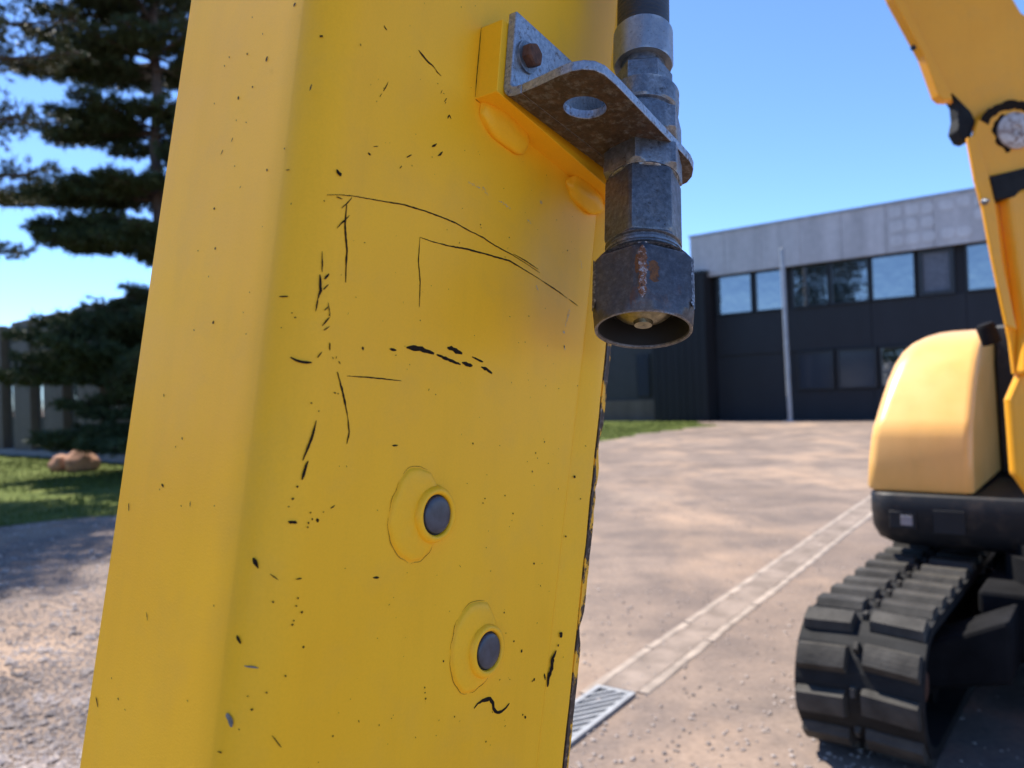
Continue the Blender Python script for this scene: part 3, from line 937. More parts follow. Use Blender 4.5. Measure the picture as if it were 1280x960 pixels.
MB().lathe(wl(1.505, 2.40, 1.300), INV.to_3x3() @ Vector((-.35, 0, 1)), xv, [(0, .028), (.055, .028), (.065, .022), (.068, 0)], 16).build('exhaust_stub', M['dark_steel'], ex, smooth=True)

# ------------------------------------------------------------------ the arm in front
AZ, TAU = radians(37), radians(10)
e_ = Vector((sin(AZ), cos(AZ), 0)); n_ = Vector((cos(AZ), -sin(AZ), 0)); z_ = Vector((0, 0, 1))
a_ = z_ * cos(TAU) + e_ * sin(TAU)
e2 = e_ * cos(TAU) - z_ * sin(TAU)
AM = Matrix((( e2.x, -n_.x, a_.x, -.1002), (e2.y, -n_.y, a_.y, .34), (e2.z, -n_.z, a_.z, 1.2071), (0, 0, 0, 1)))
arm = empty('excavator_dipper_stick', AM, 'large worn yellow excavator arm with black scratches and a hose coupler bracket', 'excavator arm')
A = lambda u, w, v: Vector((u, -w, v))         # u across the wide face, w out of it, v up the arm
def ue(v):
    return .2683 + .095 * min(v, .07) + .075 * max(0, v - .07)
V0, V1 = -.62, .72
def section(v):
    E = ue(v)
    L = E - .0300
    p = []
    p += [(.0015, -.1348), (0, -.1333)]
    for w in np.linspace(-.12, -.034, 6):
        p.append((0, w))
    r_ = .022
    for k in range(9):
        a = radians(180 - 90 * k / 8)
        p.append((r_ + r_ * cos(a), -r_ + r_ * sin(a)))
    for u in np.linspace(.034, L - .003, 14):
        p.append((u, 0))
    p += [(L - .0012, -.0001), (L, -.0007), (L + .0012, -.0001), (L + .005, .0012), (L + .010, .0030), (L + .015, .0042), (L + .0195, .0048), (L + .0215, .0046), (L + .0226, .0034), (L + .0228, -.002), (L + .0228, -.1348)]
    return p
rings = []
nv = 90
for k in range(nv + 1):
    v = V0 + (V1 - V0) * k / nv
    ring = []
    for (u, w) in section(v):
        q = Vector((u * 9, w * 9, v * 6))
        d = noise.noise(q) * .00035 + noise.noise(q * 3.1) * .00012
        L = ue(v) - .03
        if u > L + .003 and w > 0:
            d += noise.noise(Vector((v * 60, u * 30, 2))) * .0005
        if w > -.005 and u > .02:
            w += d
        elif u < .02:
            u += d * .6
        ring.append(A(u, w, v))
    rings.append(ring)
MB().loft(rings).build('side_plates', M['arm_yellow'], arm, smooth=True, sharp=40)
# edge of the bottom plate, chipped to bare metal
rings = []
nv = 260
for k in range(nv + 1):
    v = V0 + (V1 - V0) * k / nv
    E = ue(v)
    chip = max(0, noise.noise(Vector((v * 38, 1.7, 0))) - .12) * .006 + max(0, noise.noise(Vector((v * 140, 4.2, 0))) - .2) * .003
    t0 = .0050 + noise.noise(Vector((v * 90, 8, 1))) * .0004
    x1 = E - chip
    rings.append([A(E - .0069, t0, v), A(x1 - .0012, t0 - chip * .4, v), A(x1, t0 - .0014 - chip * .6, v), A(x1, -.142, v), A(E - .0069, -.142, v)])
MB().loft(rings).build('edge_plate', M['chipped_edge'], arm, smooth=True, sharp=50)
# foot of the arm below the picture: pin boss
MB().lathe(A(.125, .03, V0 + .01), (0, 1, 0), (1, 0, 0), [(0, .03), (0, .10), (.20, .10), (.20, .03)], 40).build('pin_boss', M['arm_yellow'], arm, smooth=True)

# plugs on their welded mounds
def mound(cu, cv, su, sv, seed, h):
    mb = MB()
    rings = []
    prof = [(1.03, -.0004), (1.0, .0002), (.975, h * .55), (.93, h * .78), (.8, h * .92), (.5, h), (.2, h * 1.02)]
    n = 56
    for f, z in prof:
        rg_ = []
        for k in range(n):
            a = 2 * pi * k / n
            q = Vector((cos(a) * 1.2, sin(a) * 1.2, seed))
            j = 1 + .09 * noise.noise(q) + .05 * noise.noise(q * 3)
            rg_.append(A(cu + su * f * j * cos(a), z + (.00025 * noise.noise(q * 4 + Vector((0, 0, f * 5))) if f < 1 else 0), cv + sv * f * j * sin(a)))
        rings.append(rg_)
    mb.loft(rings)
    return mb.build('weld_mound', M['arm_yellow'], arm, smooth=True, sharp=60)
def plug(cu, cv, seed):
    o = A(cu, 0, cv)
    MB().lathe(o, (0, -1, 0), (1, 0, 0), [(.0028, .0110), (.0030, .0)], 40, caps=False).build('plug_gap', M['recess'], arm)
    ringm = MB()
    rings = []
    n = 48
    for r_, z in ((.0158, .0006), (.0150, .0030), (.0140, .0046), (.0126, .0050), (.0116, .0047), (.0109, .0038), (.0107, .0020)):
        rg_ = []
        for k in range(n):
            a = 2 * pi * k / n
            q = Vector((cos(a) * 1.5, sin(a) * 1.5, seed + 3))
            j = 1 + (.05 * noise.noise(q) + .03 * noise.noise(q * 3)) * max(0, (r_ - .0112) / .004)
            rg_.append(A(cu + r_ * j * cos(a), z, cv + r_ * j * sin(a)))
        rings.append(rg_)
    ringm.loft(rings, caps=False)
    rb = ringm.build('plug_boss', M['arm_yellow'], arm, smooth=True, sharp=60)
    MB().lathe(o, (0, -1, 0), (1, 0, 0), [(.0025, .0099), (.0043, .0099), (.0048, .0094), (.0052, .007), (.0054, .003), (.0054, .0)], 40).build('plug', M['plug'], rb, smooth=True, sharp=60)
mound(.0895, -.0545, .0188, .0246, 1.0, .0022)
plug(.1021, -.0543, 1)
mound(.1462, -.1278, .0205, .0252, 4.4, .0022)
plug(.1552, -.1299, 4)

# bracket pad, its welds, the bent steel bracket and its bolt
bp = [(.1090, .1886), (.2625, .1776), (.2625, .2345), (.1090, .2345)]
MB().prism(bp, lambda u, v: A(u, -.001, v), lambda u, v: A(u, .0165, v)).build('bracket_pad', M['arm_yellow'], arm, bevel=.0004, seg=1)
def blob(c, r, seed, rot=0):
    bm = bmesh.new()
    bmesh.ops.create_icosphere(bm, subdivisions=4, radius=1)
    for v in bm.verts:
        v.co *= 1 + .14 * noise.noise(v.co * 1.6 + Vector((seed, 0, 0))) + .03 * noise.noise(v.co * 6)
        x, y, z = math.copysign(abs(v.co.x) ** .75, v.co.x) * r[0], v.co.y * r[1], v.co.z * r[2]
        v.co = Vector((x * cos(rot) - z * sin(rot), y, x * sin(rot) + z * cos(rot))) + A(*c)
    me = bpy.data.meshes.new('weld_bead')
    bm.to_mesh(me); bm.free()
    me.materials.append(M['arm_yellow'])
    me.polygons.foreach_set('use_smooth', [True] * len(me.polygons))
    o = bpy.data.objects.new('weld_bead', me)
    COL.objects.link(o); o.parent = arm
blob((.1360, .0015, .1835), (.0235, .0062, .0125), 1.3, -.12)
blob((.2320, .0015, .1745), (.0225, .0062, .0105), 7.7, -.10)

mb = MB()
prof = [(.0166, .2405), (.0166, .1945)] + [(.0246 + .008 * cos(radians(180 + q)), .1945 + .0085 * sin(radians(180 + q))) for q in range(15, 91, 15)] + [(.0305, .186), (.0305, .192), (.0255, .192)] + [(.0255 + .003 * cos(radians(270 - q)), .195 + .003 * sin(radians(270 - q))) for q in range(22, 91, 22)] + [(.0226, .2405)]
mb.prism(prof, lambda w, v: A(.1140, w, v), lambda w, v: A(.2610, w, v))
fl = mb.build('bracket', M['bracket'], arm, bevel=.0008)
outer = [(.1140, .0304), (.1125, .0434), (.1098, .060), (.1096, .0675), (.1112, .0735), (.1150, .0783), (.1215, .0808), (.1355, .0811), (.1650, .0800), (.1932, .0789), (.2256, .0779), (.2405, .0770), (.2526, .0741), (.2630, .0685), (.2705, .0615), (.2731, .0550), (.2725, .0470), (.2690, .0380), (.2610, .0304)]
hole = [(.1462 + .0128 * cos(2 * pi * k / 36), .0532 + .0125 * sin(2 * pi * k / 36)) for k in range(36)]
no, nh = len(outer), len(hole)
tris = tessellate_polygon([[Vector((u, w, 0)) for u, w in outer], [Vector((u, w, 0)) for u, w in hole]])
allp = outer + hole
vs = [A(u, w, .1861) for u, w in allp] + [A(u, w, .1919) for u, w in allp]
nn = len(allp)
fs = [tuple(t) for t in tris] + [tuple(i + nn for i in t) for t in tris]
fs += [(i, (i + 1) % no, (i + 1) % no + nn, i + nn) for i in range(no)]
fs += [(no + i, no + (i + 1) % nh, no + (i + 1) % nh + nn, no + i + nn) for i in range(nh)]
MB().add(vs, fs).build('bracket_shelf', M['bracket'], fl, bevel=.0008)
bc = A(.1262, .0226, .2170)
MB().lathe(bc, (0, -1, 0), (1, 0, 0), [(0, .0096), (.0016, .0096), (.0018, .006)], 28).build('washer', M['zinc'], fl, smooth=True)
MB().lathe(bc, (0, -1, 0), (1, 0, .3), [(.0018, .0072, 6), (.0066, .0072, 6), (.0076, .0062, 6, .0060), (.0078, .003)], 36, .2).build('bolt', M['rust'], fl, smooth=True, sharp=30)

# hose coupler hanging through the bracket
CO = A(.2178, .0542, .186)
CX = Vector((.1323, .1171, .9843)).normalized()
xd = Vector((1, -1.33, 0))
iv3 = AM.to_3x3().inverted()
xd = iv3 @ Vector((1, -.17, 0))                      # towards picture right, so that flats fall as seen
PH = radians(13 + 180)
cp = MB().lathe(CO, CX, xd, [(-.0815, .0232), (-.0795, .0238), (-.0785, .0225), (-.0765, .0225), (-.0755, .0238), (-.0725, .0238), (-.0715, .0224), (-.0695, .0224), (-.0685, .0240), (-.0665, .0246, 6, .0236), (-.0645, .0252, 6), (-.024, .0252, 6), (-.0215, .0246, 6, .0240), (-.0205, .0225)], 72, PH).build('coupler', M['worn_zinc'], arm, smooth=True, sharp=25)
MB().lathe(CO, CX, xd, [(-.0745, .0229), (-.0740, .0243), (-.0728, .0243), (-.0722, .0229)], 48).build('snap_ring', M['zinc'], cp, smooth=True)
MB().lathe(CO, CX, xd, [(-.0205, .0232), (-.0195, .0262, 6, .0242), (-.0180, .0268, 6), (-.0030, .0268, 6), (-.0015, .0262, 6, .0246), (-.0006, .0240)], 72, radians(80)).build('lock_nut', M['zinc'], cp, smooth=True, sharp=25)
# collar: thick hexagonal cap, open below
PC2 = radians(30)
MB().lathe(CO, CX, xd, [(-.0800, .0232), (-.0800, .0292), (-.0805, .0300, 6, .0296), (-.0835, .0344, 6, .0318), (-.0870, .0346, 6, .0340), (-.1130, .0346, 6, .0340), (-.1190, .0344, 6, .0318), (-.1238, .0340, 6, .0300), (-.1250, .0292), (-.1246, .0276), (-.1234, .0272)], 144, PC2, caps=False).build('collar', M['collar'], cp, smooth=True, sharp=14)
MB().lathe(CO, CX, xd, [(-.1236, .0273), (-.1190, .0268), (-.1080, .0266), (-.1080, .0)], 64, caps=False).build('collar_bore', M['recess'], cp, smooth=True, sharp=30)  # darkness inside the bore is put into its black colour
MB().lathe(CO, CX, xd, [(-.1075, .0190), (-.1100, .0190), (-.1125, .0178), (-.1155, .0145), (-.1178, .0095), (-.1190, .0060), (-.1212, .0054), (-.1218, .0)], 40).build('valve', M['brass'], cp, smooth=True, sharp=40)
# rust streak down the front corner of the collar
def stain(theta, h0, h1, half, mat, seed, lift):
    pts = []
    n = 26
    yd_ = CX.cross((xd - CX * xd.dot(CX)).normalized())
    xd_ = (xd - CX * xd.dot(CX)).normalized()
    def surf(th, h):
        q = ((th - PC2) % (pi / 3)) - pi / 6
        r_ = min(.0346 * cos(pi / 6) / cos(q), .0340) + lift
        return CO + CX * h + (xd_ * cos(th) + yd_ * sin(th)) * r_
    mb = MB()
    rows = []
    for k in range(n + 1):
        h = h0 + (h1 - h0) * k / n
        wl_ = half * (.55 + .9 * abs(noise.noise(Vector((k * .45, seed, 0)))) + .25 * random.random())
        wr_ = half * (.55 + .9 * abs(noise.noise(Vector((k * .45, seed + 5, 0)))) + .25 * random.random())
        ends = min(1, k / 3 + .15, (n - k) / 3 + .15)
        rows.append([surf(theta + d, h) for d in (-wl_ * ends, -wl_ * .4 * ends, 0, wr_ * .4 * ends, wr_ * ends)])
    mb.loft(rows, caps=False, closed=False)
    return mb.build('rust_streak', mat, cp, smooth=True)
for dth in (-pi / 3, pi / 3):
    stain(-pi / 2 + dth, -.0850, -.1190, .07, M['worn_corner'], 9.0 + dth, .00012).name = 'worn_corner'
stain(-pi / 2, -.0850, -.1185, .085, M['speckle'], 1.0, .00014)
stain(-pi / 2 + .21, -.0935, -.1075, .11, M['bloom'], 3.0, .00009)
stain(-pi / 2 - .10, -.090, -.1025, .04, M['bloom'], 6.0, .00009)
# upper nuts, ferrule and hose
MB().lathe(CO, CX, xd, [(.0062, .0225), (.0072, .0262, 6, .0238), (.0090, .0268, 6), (.0250, .0268, 6), (.0265, .0262, 6, .0238), (.0275, .0205), (.0300, .0205), (.0310, .0225), (.0325, .0262, 6, .0236), (.0440, .0266, 6, .0246), (.0460, .0240), (.0475, .0200)], 72, radians(20)).build('adapter_nut', M['zinc'], cp, smooth=True, sharp=25)
MB().lathe(CO, CX, xd, [(.0475, .0165), (.0490, .0192, 6, .0182), (.0505, .0196, 6), (.0640, .0196, 6), (.0655, .0186, 6, .0176), (.0665, .0150), (.0740, .0150)], 72, radians(60)).build('hose_tail_nut', M['zinc'], cp, smooth=True, sharp=25)
hs = MB().lathe(CO, CX, xd, [(.0740, .0150)] + [(.0980 - .0005, .0180), (.10, .0182), (.18, .0182), (.28, .0182), (.40, .0182), (.56, .0182)], 48)
ho = hs.build('hose', M['hose'], arm, smooth=True, sharp=50)
fer = [(.0725, .0168), (.0715, .0196), (.0735, .0212, 8, .0206)] + [(.0960, .0212, 8, .0206), (.0985, .0205), (.0992, .0184)]
MB().lathe(CO, CX, xd, fer, 64, .1).build('ferrule', M['ferrule'], ho, smooth=True, sharp=30)

# ------------------------------------------------------------------ scratches, chips and rub marks on the arm's paint
SCRATCHES=[(0.75,[(12.6,93),(25.7,97.2),(39.3,100.3),(59.5,105),(75.4,107.3),(90.3,108.6),(101.6,109.1),(113.4,108.5),(125.7,108.6),(136.1,107.4),(154.9,106.8),(169.3,105.6),(185.2,103.8)]),(0.68,[(156.2,107.7),(169.1,107.1),(183.5,105.6)]),(0.64,[(78.4,54.3),(77.5,67.6),(74.7,78.7),(74.2,91.9)]),(0.94,[(74.2,91.9),(83.6,92.5),(96.6,94.2),(112.4,97.2),(129.3,99.4),(152.7,102.2),(166.9,101.2),(184.8,99.7)]),(0.71,[(184.8,99.7),(203.8,97.6),(218.8,95.4)]),(0.55,[(221.2,95.2),(232.8,93.4)]),(1.03,[(23,91.7),(23.1,82),(26,69.5),(26.5,61.6),(27.2,53.9)]),(0.51,[(19,78.2),(22.2,82.8),(25.3,87.1)]),(0.52,[(20.4,88.7),(23.2,92.6),(25.8,96.5)]),(0.64,[(17,93.4),(20.3,93.4)]),(1.92,[(15.7,106.8),(16.8,105.6),(18,104.2)]),(1.33,[(32.8,122.4),(34.7,122.1)]),(0.5,[(13.2,65.3),(14.2,55.5)]),(1.12,[(13.4,54),(14.4,46.5),(13.7,42.5)]),(0.49,[(13.7,42.5),(13.3,36.3)]),(1,[(15.7,52.3),(17.5,55.4)]),(0.5,[(15.6,47.2),(17.9,50.3)]),(0.38,[(18.7,41.8),(20.7,35.2)]),(0.5,[(17.2,37.6),(19,39.7)]),(0.62,[(17,30.2),(20.4,35.1)]),(0.5,[(18,28.2),(20.8,30.7)]),(0.38,[(21.9,23.2),(22.2,19.5)]),(0.72,[(1.4,41.6),(3.4,41.8)]),(0.61,[(4.8,34.3),(5.1,34)]),(0.73,[(5.8,32.1),(6.4,32.1)]),(1.33,[(6,13.5),(8.1,12.3),(10.2,12),(14.1,12.2)]),(0.49,[(16.4,14.8),(18.3,18.1)]),(0.38,[(24,16.9),(24.9,15.8)]),(0.51,[(27.9,15.5),(29.3,14.4)]),(1.18,[(41.9,25.4),(42.5,23.7)]),(1.23,[(59.8,27.8),(64.5,28.1)]),(2.7,[(71.5,30.9),(79.8,32),(87,32.2),(92.8,31.8)]),(1.78,[(94.9,31.7),(104.4,30.9),(111.3,30.3),(115.2,30)]),(2.29,[(116.3,31.3),(121.7,31.2),(125.7,31.1)]),(2.69,[(103,37.2),(108.1,37.4),(110.5,36.9),(115.9,36.4)]),(1.4,[(124.6,36.3),(129.6,35.6),(135.1,35.1)]),(1.89,[(133.7,32),(138.8,31.4),(144.3,29.9)]),(0.67,[(34,9.4),(51,11.4),(61.8,12.3),(70.1,13.1)]),(0.94,[(122.4,115.5),(123.3,115.3)]),(0.63,[(123.3,113.9),(123.9,113.7)]),(0.99,[(150.5,116.8),(151.5,116.5)]),(1.1,[(215.3,128.4),(216.5,128.1)]),(0.58,[(85.8,68.3),(86.3,68.1)]),(0.82,[(156.9,67.9),(157.8,67.6)]),(0.85,[(176.4,72.8),(177.3,72.5)]),(0.67,[(174.4,55.5),(175.1,55.2)]),(0.74,[(238.3,37.8),(239.2,37.5)]),(0.72,[(96.5,10.1),(97.1,9.8)]),(0.71,[(79.6,47.5),(80.2,47.2)]),(0.56,[(74.7,22.6),(75.3,22.3)]),(1.27,[(218.5,61.7),(219.9,61.2)]),(0.49,[(0.2,104.1),(0.6,104)]),(0.48,[(-6.9,74.1),(-6.5,73.9)]),(0.63,[(11.5,89.9),(12,89.7)]),(0.36,[(2.5,27),(2.8,26.8)]),(0.75,[(27.7,0.4),(28.3,0.1)]),(0.63,[(29.4,0.3),(29.9,0)]),(0.45,[(99.8,70),(100.3,69.9)]),(0.34,[(56.8,87.1),(57.1,86.9)]),(0.42,[(73.2,19.8),(73.6,19.6)]),(1.72,[(234.4,168.1),(238.1,167.5)]),(0.88,[(77,145.1),(79.8,147.2)]),(0.56,[(59.1,131.1),(62.2,133.8)]),(0.59,[(82.2,141.5),(85.1,145.1)]),(0.42,[(54.8,123.1),(56.3,125.2)]),(0.4,[(35.8,127.1),(38.9,128.6)]),(0.99,[(27.8,10.3),(32.4,1.4),(36.8,-9.5)]),(0.84,[(36.8,-9.5),(38.8,-17),(38.1,-22.8)]),(1.09,[(60.1,193.2),(63.1,191.9),(65.6,191.1),(68.4,190.3),(71.3,190.2),(73.9,189.5)]),(0.74,[(73.9,189.5),(75.4,188.3),(79.2,187.8)]),(0.43,[(41.2,165),(40.1,161.8),(38.6,158.5)]),(0.3,[(37.9,157.1),(36.6,154.3)]),(0.42,[(35.1,151.4),(34.9,150.8)]),(0.86,[(34.6,192.9),(35.5,192.2),(36.9,191.7)]),(0.96,[(4,173.1),(4.3,172.2)]),(0.35,[(59.1,130.8),(62.5,133.9)]),(0.82,[(76.8,144.5),(79,146.3),(80.4,148)]),(0.55,[(82,141.3),(84.1,142.9),(85.6,145.5)]),(0.73,[(77.5,139.1),(77.9,138.9)]),(0.46,[(76.7,182.2),(77.3,181.9)]),(0.28,[(80,177.6),(81,180.3)]),(0.47,[(82.1,178.8),(82.8,178.8)]),(0.47,[(83.4,174.2),(85.1,177.3)]),(0.37,[(84.2,173.6),(84.7,174.9)]),(0.84,[(87.2,166),(88.4,168.8)]),(0.66,[(88.4,168.8),(90.1,167)]),(0.27,[(54.1,186.1),(54.7,186.2)]),(0.27,[(63.3,177.8),(63.8,177.9)]),(0.26,[(43.2,132.5),(43.5,132.4)]),(0.26,[(46.2,133.6),(46.6,133.6)]),(2.05,[(150.6,-161.4),(153.8,-159.2),(157.5,-158.3),(164.9,-158.3),(167.9,-161.3),(168.9,-164.3),(172.6,-167.3),(177,-167.6),(180.9,-165.9),(184.1,-164)]),(2.04,[(229.1,-137.9),(226.8,-142.5),(225.9,-148.9),(224.1,-154),(223.5,-160)]),(2.53,[(232.8,-126.6),(232.4,-130.1)]),(1.34,[(219.4,-151.3),(221,-155.4)]),(0.92,[(230.8,-134.1),(230.5,-135.7)]),(1.04,[(63.3,-86),(67.3,-86.1)]),(0.89,[(67.9,-20.7),(71.8,-20.1)]),(1.74,[(129.8,-134.2),(134.9,-135.2)]),(1.51,[(192.6,-134.1),(193.8,-135.4)]),(1.06,[(184.1,-127.6),(184.9,-128.5)]),(1.14,[(120.5,-131.7),(121.3,-132.7)]),(1.54,[(207.8,-153),(209,-154.3)]),(0.88,[(206.3,-153.9),(206.9,-154.6)]),(0.77,[(133.7,-162.7),(134.2,-163.4)]),(0.92,[(107.2,-143.5),(107.9,-144.3)]),(0.74,[(107.9,-146.3),(108.4,-146.9)]),(0.92,[(108.8,-149.3),(109.4,-150.1)]),(1.73,[(200.8,-174),(202.2,-175.5)]),(1.08,[(198.3,-172.4),(199.1,-173.3)]),(1.07,[(174.1,-51.3),(174.9,-52.2)]),(0.82,[(145.9,-43.6),(146.5,-44.2)]),(0.82,[(144.3,-46.3),(144.9,-46.9)]),(1.33,[(199.7,-81.7),(200.8,-82.8)]),(1.67,[(238.6,-24.5),(240,-25.7)]),(1.17,[(233.2,-64.7),(234.1,-65.6)]),(0.96,[(245,-39.2),(245.8,-39.9)]),(1.21,[(130.9,-12.8),(131.8,-13.7)]),(1.14,[(202.8,-4.5),(203.7,-5.3)]),(0.89,[(193.9,-12.6),(194.6,-13.3)]),(1.11,[(191.4,-24.5),(192.2,-25.4)]),(0.67,[(196.3,-15.9),(196.9,-16.4)]),(0.69,[(208.6,-18.2),(209.1,-18.7)]),(0.85,[(164.9,-41),(165.5,-41.7)]),(0.61,[(150.4,-71.9),(150.9,-72.4)]),(0.84,[(172.3,-110),(172.9,-110.7)]),(0.63,[(175.5,-122.3),(176,-122.8)]),(0.81,[(163.5,-181.4),(164.1,-182.1)]),(0.44,[(84.7,-155.2),(85,-155.6)]),(0.45,[(86.5,-84.2),(86.8,-84.5)]),(0.43,[(69.8,-115.3),(70.1,-115.6)]),(0.43,[(61.9,-53.2),(62.2,-53.6)]),(0.73,[(248,-2.9),(248.6,-3.5)]),(1.15,[(112.1,-47.8),(112.9,-48.6)]),(1.51,[(106.9,-64.3),(108,-65.5)]),(1.86,[(168,-134.1),(169.4,-135.6)]),(0.91,[(19.2,-14),(18.6,-18.3),(17.7,-23),(16.1,-28.3),(14.9,-32.7)]),(1.09,[(17.4,-32.7),(16.2,-36.8),(15.5,-41.3)]),(1.08,[(13.6,-44.2),(14.2,-44.8)]),(1.25,[(12.1,-49.7),(12.8,-50.4)]),(0.71,[(11,-53.4),(11.4,-53.8)]),(1.09,[(20.6,-60.1),(21.3,-60.7)]),(0.91,[(22.2,-58.3),(22.8,-58.9)]),(0.91,[(20.5,-62),(21,-62.5)]),(0.91,[(21.2,-55.5),(21.7,-56)]),(0.87,[(9.2,-94.6),(9.7,-95.2)]),(0.74,[(28.3,-55),(28.7,-55.4)]),(0.92,[(15.6,-6.1),(16.1,-6.6)]),(0.74,[(19.8,-9.3),(20.2,-9.7)]),(1.07,[(19.4,-93),(20,-93.6)]),(1.07,[(19,-96.4),(19.6,-97)]),(0.89,[(18.6,-102.8),(19.1,-103.3)]),(1.07,[(22.2,-99.2),(22.8,-99.9)]),(0.89,[(18.2,-104.4),(18.7,-105)]),(1.07,[(25,-114.6),(25.6,-115.3)]),(1.05,[(17.5,-126),(18.1,-126.6)]),(0.69,[(10.6,-132.5),(11,-133)]),(0.85,[(6.3,-139.5),(6.8,-140)]),(0.51,[(4.9,-134.2),(5.2,-134.5)]),(0.93,[(47.5,-156.5),(48,-157.1)]),(0.66,[(0.5,-157.9),(0.8,-158.3)]),(0.75,[(27.2,0.5),(27.6,0.1)]),(1.43,[(11.7,-60.1),(15.4,-60.5)]),(1.47,[(25.2,-58.2),(25.9,-60)]),(0.56,[(32.3,-53.6),(34.7,-51.9)]),(0.86,[(2.5,-76.7),(3.2,-79),(3.9,-81)]),(0.72,[(17.7,-85.2),(20.5,-84.8)]),(0.51,[(1.1,-110),(1.9,-113.2)]),(0.43,[(14.7,-150.6),(19.6,-156.1)]),(0.44,[(7.4,-83),(10.5,-85.5)])]
SCUFFS=[(0.75,[(3.3,-122.1),(7.2,-122.6)]),(0.87,[(1.1,-142.1),(2,-147.4)]),(0.78,[(107.6,136.6),(114.8,136.8)]),(1.9,[(116,137.2),(122.2,137.9),(127.5,136.2)]),(1.15,[(138,135.5),(143.3,136.2),(148.9,135.1)]),(1.57,[(180.7,151.3),(182.1,150)]),(1.54,[(168.2,134.5),(171.9,133.3)]),(2.07,[(230.9,127.1),(235.7,122.2)]),(1.55,[(181.7,94.7),(184.8,91.6)]),(1.64,[(223.1,90),(222.4,84.6),(220.5,80.4)]),(1.09,[(220.5,80.4),(218.6,75.8)]),(1.27,[(217,72.1),(217.5,71.1)]),(1.45,[(219.3,63.7),(220.1,59.4)])]
SIDE_CHIPS=[(0.84,[(-4.2,-145.8),(-3.5,-146.1)]),(0.84,[(-121.4,-59.4),(-120.2,-63.5)]),(1.21,[(-91.5,-48),(-89.1,-49.5)]),(0.58,[(-63.1,-55),(-62.8,-57.9)]),(0.78,[(-71.1,-57.4),(-70.2,-58.1)]),(0.56,[(-42.9,-55.7),(-42.1,-56.4)]),(0.59,[(-89.3,-110.5),(-87.1,-114.3)]),(0.82,[(-126.6,-157.8),(-123.1,-162.1)]),(0.79,[(-105.1,-154),(-103.7,-154.7)]),(0.72,[(-33.3,-99.5),(-32.5,-100.2)]),(0.6,[(-78.3,-24.2),(-77.6,-25.6)]),(0.63,[(-101.6,-1.8),(-100.8,-3.5)]),(0.6,[(-83.5,-28.7),(-82.5,-29.7)]),(0.61,[(-114.1,-146),(-113.2,-146.4)]),(0.45,[(-44.6,-142.6),(-43.8,-143.2)]),(0.59,[(-97,-157.4),(-96,-158.1)]),(0.61,[(-93.1,-50.5),(-92.1,-51.3)]),(1.22,[(-46,171.5),(-46.5,168.7)]),(1.4,[(-27.4,194.8),(-28.3,192.9)]),(1.14,[(-5.7,144.4),(-7,141.5)]),(0.83,[(-53.1,186.8),(-52.6,185.7)]),(0.84,[(-65.4,179.4),(-64.4,178.2)]),(1.03,[(-56.4,157.9),(-55.5,156.8)]),(1.05,[(-68.3,155.7),(-67.5,153.6)]),(0.63,[(-76.1,127.7),(-77.4,125.1)]),(0.52,[(-68.1,132.5),(-69,130.3)]),(1.04,[(-77.5,95.6),(-76.2,94.7)]),(1.23,[(-71.3,73.2),(-70.4,72.2)]),(1.4,[(-64.2,33.8),(-63.2,32.5)]),(0.61,[(-54.9,103.4),(-55.6,102.1)]),(0.77,[(-21.9,116),(-21.2,115.2)]),(0.98,[(-34.4,107.8),(-33.2,106.8)]),(0.75,[(-11,86.2),(-10.8,85.2)]),(0.65,[(-91.3,158.3),(-90.6,157.2)]),(0.63,[(-67.3,142.3),(-66.8,141.5)]),(0.62,[(-58,138.6),(-57.1,137.8)]),(0.62,[(-63.1,116),(-62.6,115.2)]),(0.63,[(-87.5,74.2),(-86.6,73.5)]),(0.61,[(-73.8,58.6),(-73.2,57.7)]),(0.57,[(-36,46),(-35.2,45.3)]),(0.82,[(-81,31.1),(-80,30.1)]),(0.57,[(-34.4,25.4),(-33.9,24.8)]),(0.58,[(-39.2,36.4),(-38.4,35.8)]),(0.53,[(-65,200.5),(-64.4,199.4)]),(0.54,[(-82.6,183),(-81.6,181.7)]),(0.54,[(-86.3,179),(-85.3,177.7)])]

def stroke_mesh(items, to3, name, mat, jag=.35, kind=None):
    mb = MB()
    for w, pts in items:
        w = w / 1000
        P = [Vector((x / 1000, y / 1000)) for x, y in pts]
        L = sum((P[i + 1] - P[i]).length for i in range(len(P) - 1))
        step = max(.0005, min(.0016, L / 4))
        fine_ = []
        for i in range(len(P) - 1):
            m = max(1, int((P[i + 1] - P[i]).length / step))
            fine_ += [P[i].lerp(P[i + 1], k / m) for k in range(m)]
        fine_.append(P[-1])
        if L < w * .8:                                     # a dot: ragged little polygon
            c = P[0].lerp(P[-1], .5)
            n = 9
            poly = [c + Vector((cos(2 * pi * k / n) * w * .5, sin(2 * pi * k / n) * w * .45)) * random.uniform(.6, 1.2) for k in range(n)]
            mb.add([to3(p.x, p.y) for p in poly], [tuple(range(n))])
            continue
        left, right = [], []
        m = len(fine_)
        for i, p in enumerate(fine_):
            d = (fine_[min(i + 1, m - 1)] - fine_[max(i - 1, 0)])
            d = d.normalized() if d.length > 1e-9 else Vector((1, 0))
            nrm = Vector((-d.y * 1.15, d.x))
            tp = min(1, .35 + 2.2 * min(i, m - 1 - i) / max(1, m - 1)) if m > 2 else .8
            a = w * .5 * tp * random.uniform(1 - jag, 1 + jag)
            b = w * .5 * tp * random.uniform(1 - jag, 1 + jag)
            left.append(p + nrm * a); right.append(p - nrm * b)
        vs = [to3(p.x, p.y) for p in left] + [to3(p.x, p.y) for p in right]
        mb.add(vs, [(i, i + 1, i + 1 + m, i + m) for i in range(m - 1)])
    o = mb.build(name, mat, arm, fix=False)
    if kind:
        o['kind'] = kind
    return o
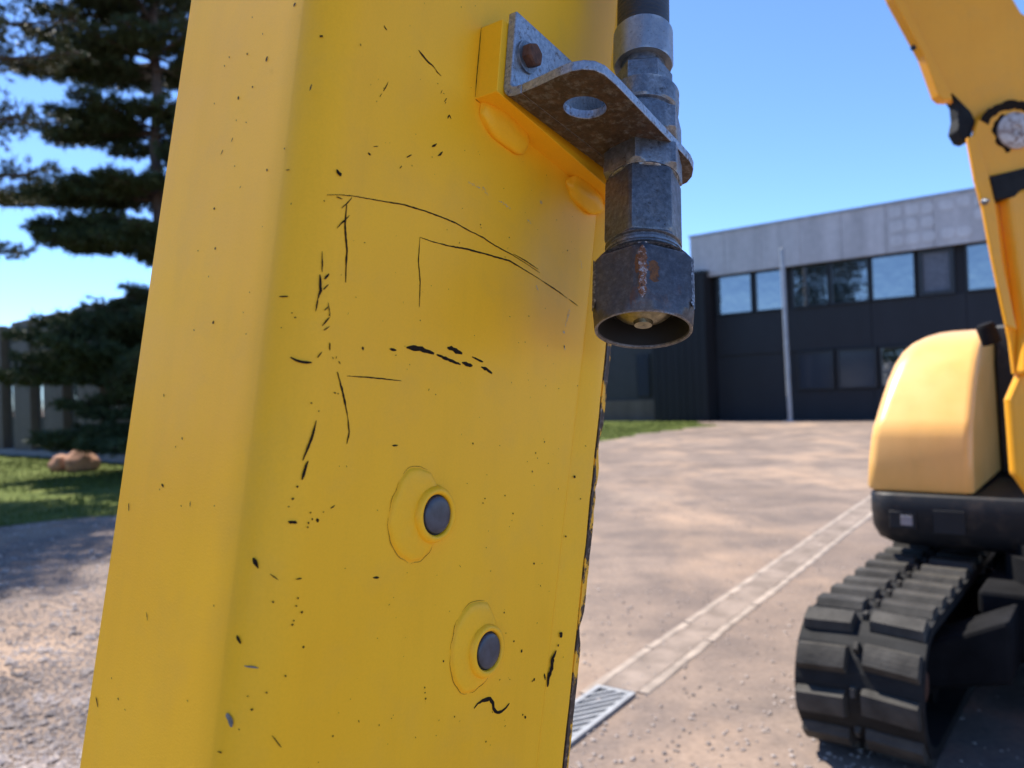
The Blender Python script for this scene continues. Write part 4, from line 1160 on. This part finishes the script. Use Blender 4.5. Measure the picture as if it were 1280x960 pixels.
def on_face(u, v):
    q = Vector((u * 9, 0, v * 6))
    d = noise.noise(q) * .00035 + noise.noise(q * 3.1) * .00012
    L = ue(v) - .03
    if u < .022:
        base = -.022 + sqrt(max(0, .022 ** 2 - (.022 - max(u, 0)) ** 2))
        return A(u - .0004, base + .0004, v)
    if u > L:
        t_ = min(1, (u - L) / .0195)
        return A(u, .0054 * t_ ** .8 + .0004, v)
    return A(u, d + .00022, v)
def on_left(w, v):
    return A(-.00045, w, v)
big = [s for s in SCRATCHES if sum((Vector(s[1][i + 1]) - Vector(s[1][i])).length for i in range(len(s[1]) - 1)) > 7]
small = [s for s in SCRATCHES if s not in big]
stroke_mesh([(.45, [(108.6, 189.5), (108.5, 205), (108.6, 222), (108.7, 234.5)])], on_face, 'seam_crack', M['chip'])
stroke_mesh([(.4, [(109, 188.3), (113, 188.0)])], on_face, 'seam_crack', M['chip'])
def mound_edge(cu, cv, su, sv, seed, a0, a1, f=1.035):
    pts = []
    for k in range(22):
        a = radians(a0 + (a1 - a0) * k / 21)
        q = Vector((cos(a) * 1.2, sin(a) * 1.2, seed))
        j = 1 + .09 * noise.noise(q) + .05 * noise.noise(q * 3)
        pts.append(((cu + su * f * j * cos(a)) * 1000, (cv + sv * f * j * sin(a)) * 1000))
    return pts
M['seam'] = plain('brown_dirt_in_seam', (.20, .105, .018), .9, 0, .5, 500, spec=.05)
cr_ = []
for args in ((.0895, -.0545, .0188, .0246, 1.0), (.1462, -.1278, .0205, .0252, 4.4)):
    cr_ += [(.32, mound_edge(*args, 185, 262)), (.30, mound_edge(*args, 268, 318)), (.26, mound_edge(*args, 72, 128)), (.22, mound_edge(*args, 140, 178))]
stroke_mesh(cr_, on_face, 'seam_crack', M['seam'])
for s in big:
    stroke_mesh([s], on_face, 'scratch', M['chip'])
stroke_mesh(small, on_face, 'paint_chips', M['chip'], kind='stuff')
stroke_mesh(SIDE_CHIPS, on_left, 'paint_chips', M['chip'], kind='stuff')
stroke_mesh([s for s in SCUFFS if s[0] < 20][:2], on_face, 'grey_chips', M['grey_chip'], kind='stuff')
# rub marks: broken into flecks
fl_ = []
for w, pts in SCUFFS[2:]:
    P = [Vector(p) for p in pts]
    for i in range(len(P) - 1):
        for k in range(9):
            c = P[i].lerp(P[i + 1], random.random()) + Vector((random.gauss(0, w * .35), random.gauss(0, w * .35)))
            d = (P[i + 1] - P[i]).normalized() * random.uniform(.3, 1.2)
            fl_.append((random.uniform(.25, .7), [tuple(c), tuple(c + d)]))
stroke_mesh(fl_, on_face, 'rub_marks', M['scuff'], kind='stuff')
# fine random nicks all over both faces, thickest low down
nk = []
for k in range(150):
    v = random.uniform(-190, 260)
    u = random.uniform(20, 235)
    nk.append((random.uniform(.2, .55), [(u, v), (u + random.gauss(0, .5), v + random.gauss(0, .6))]))
stroke_mesh(nk, on_face, 'paint_chips', M['chip'], kind='stuff')
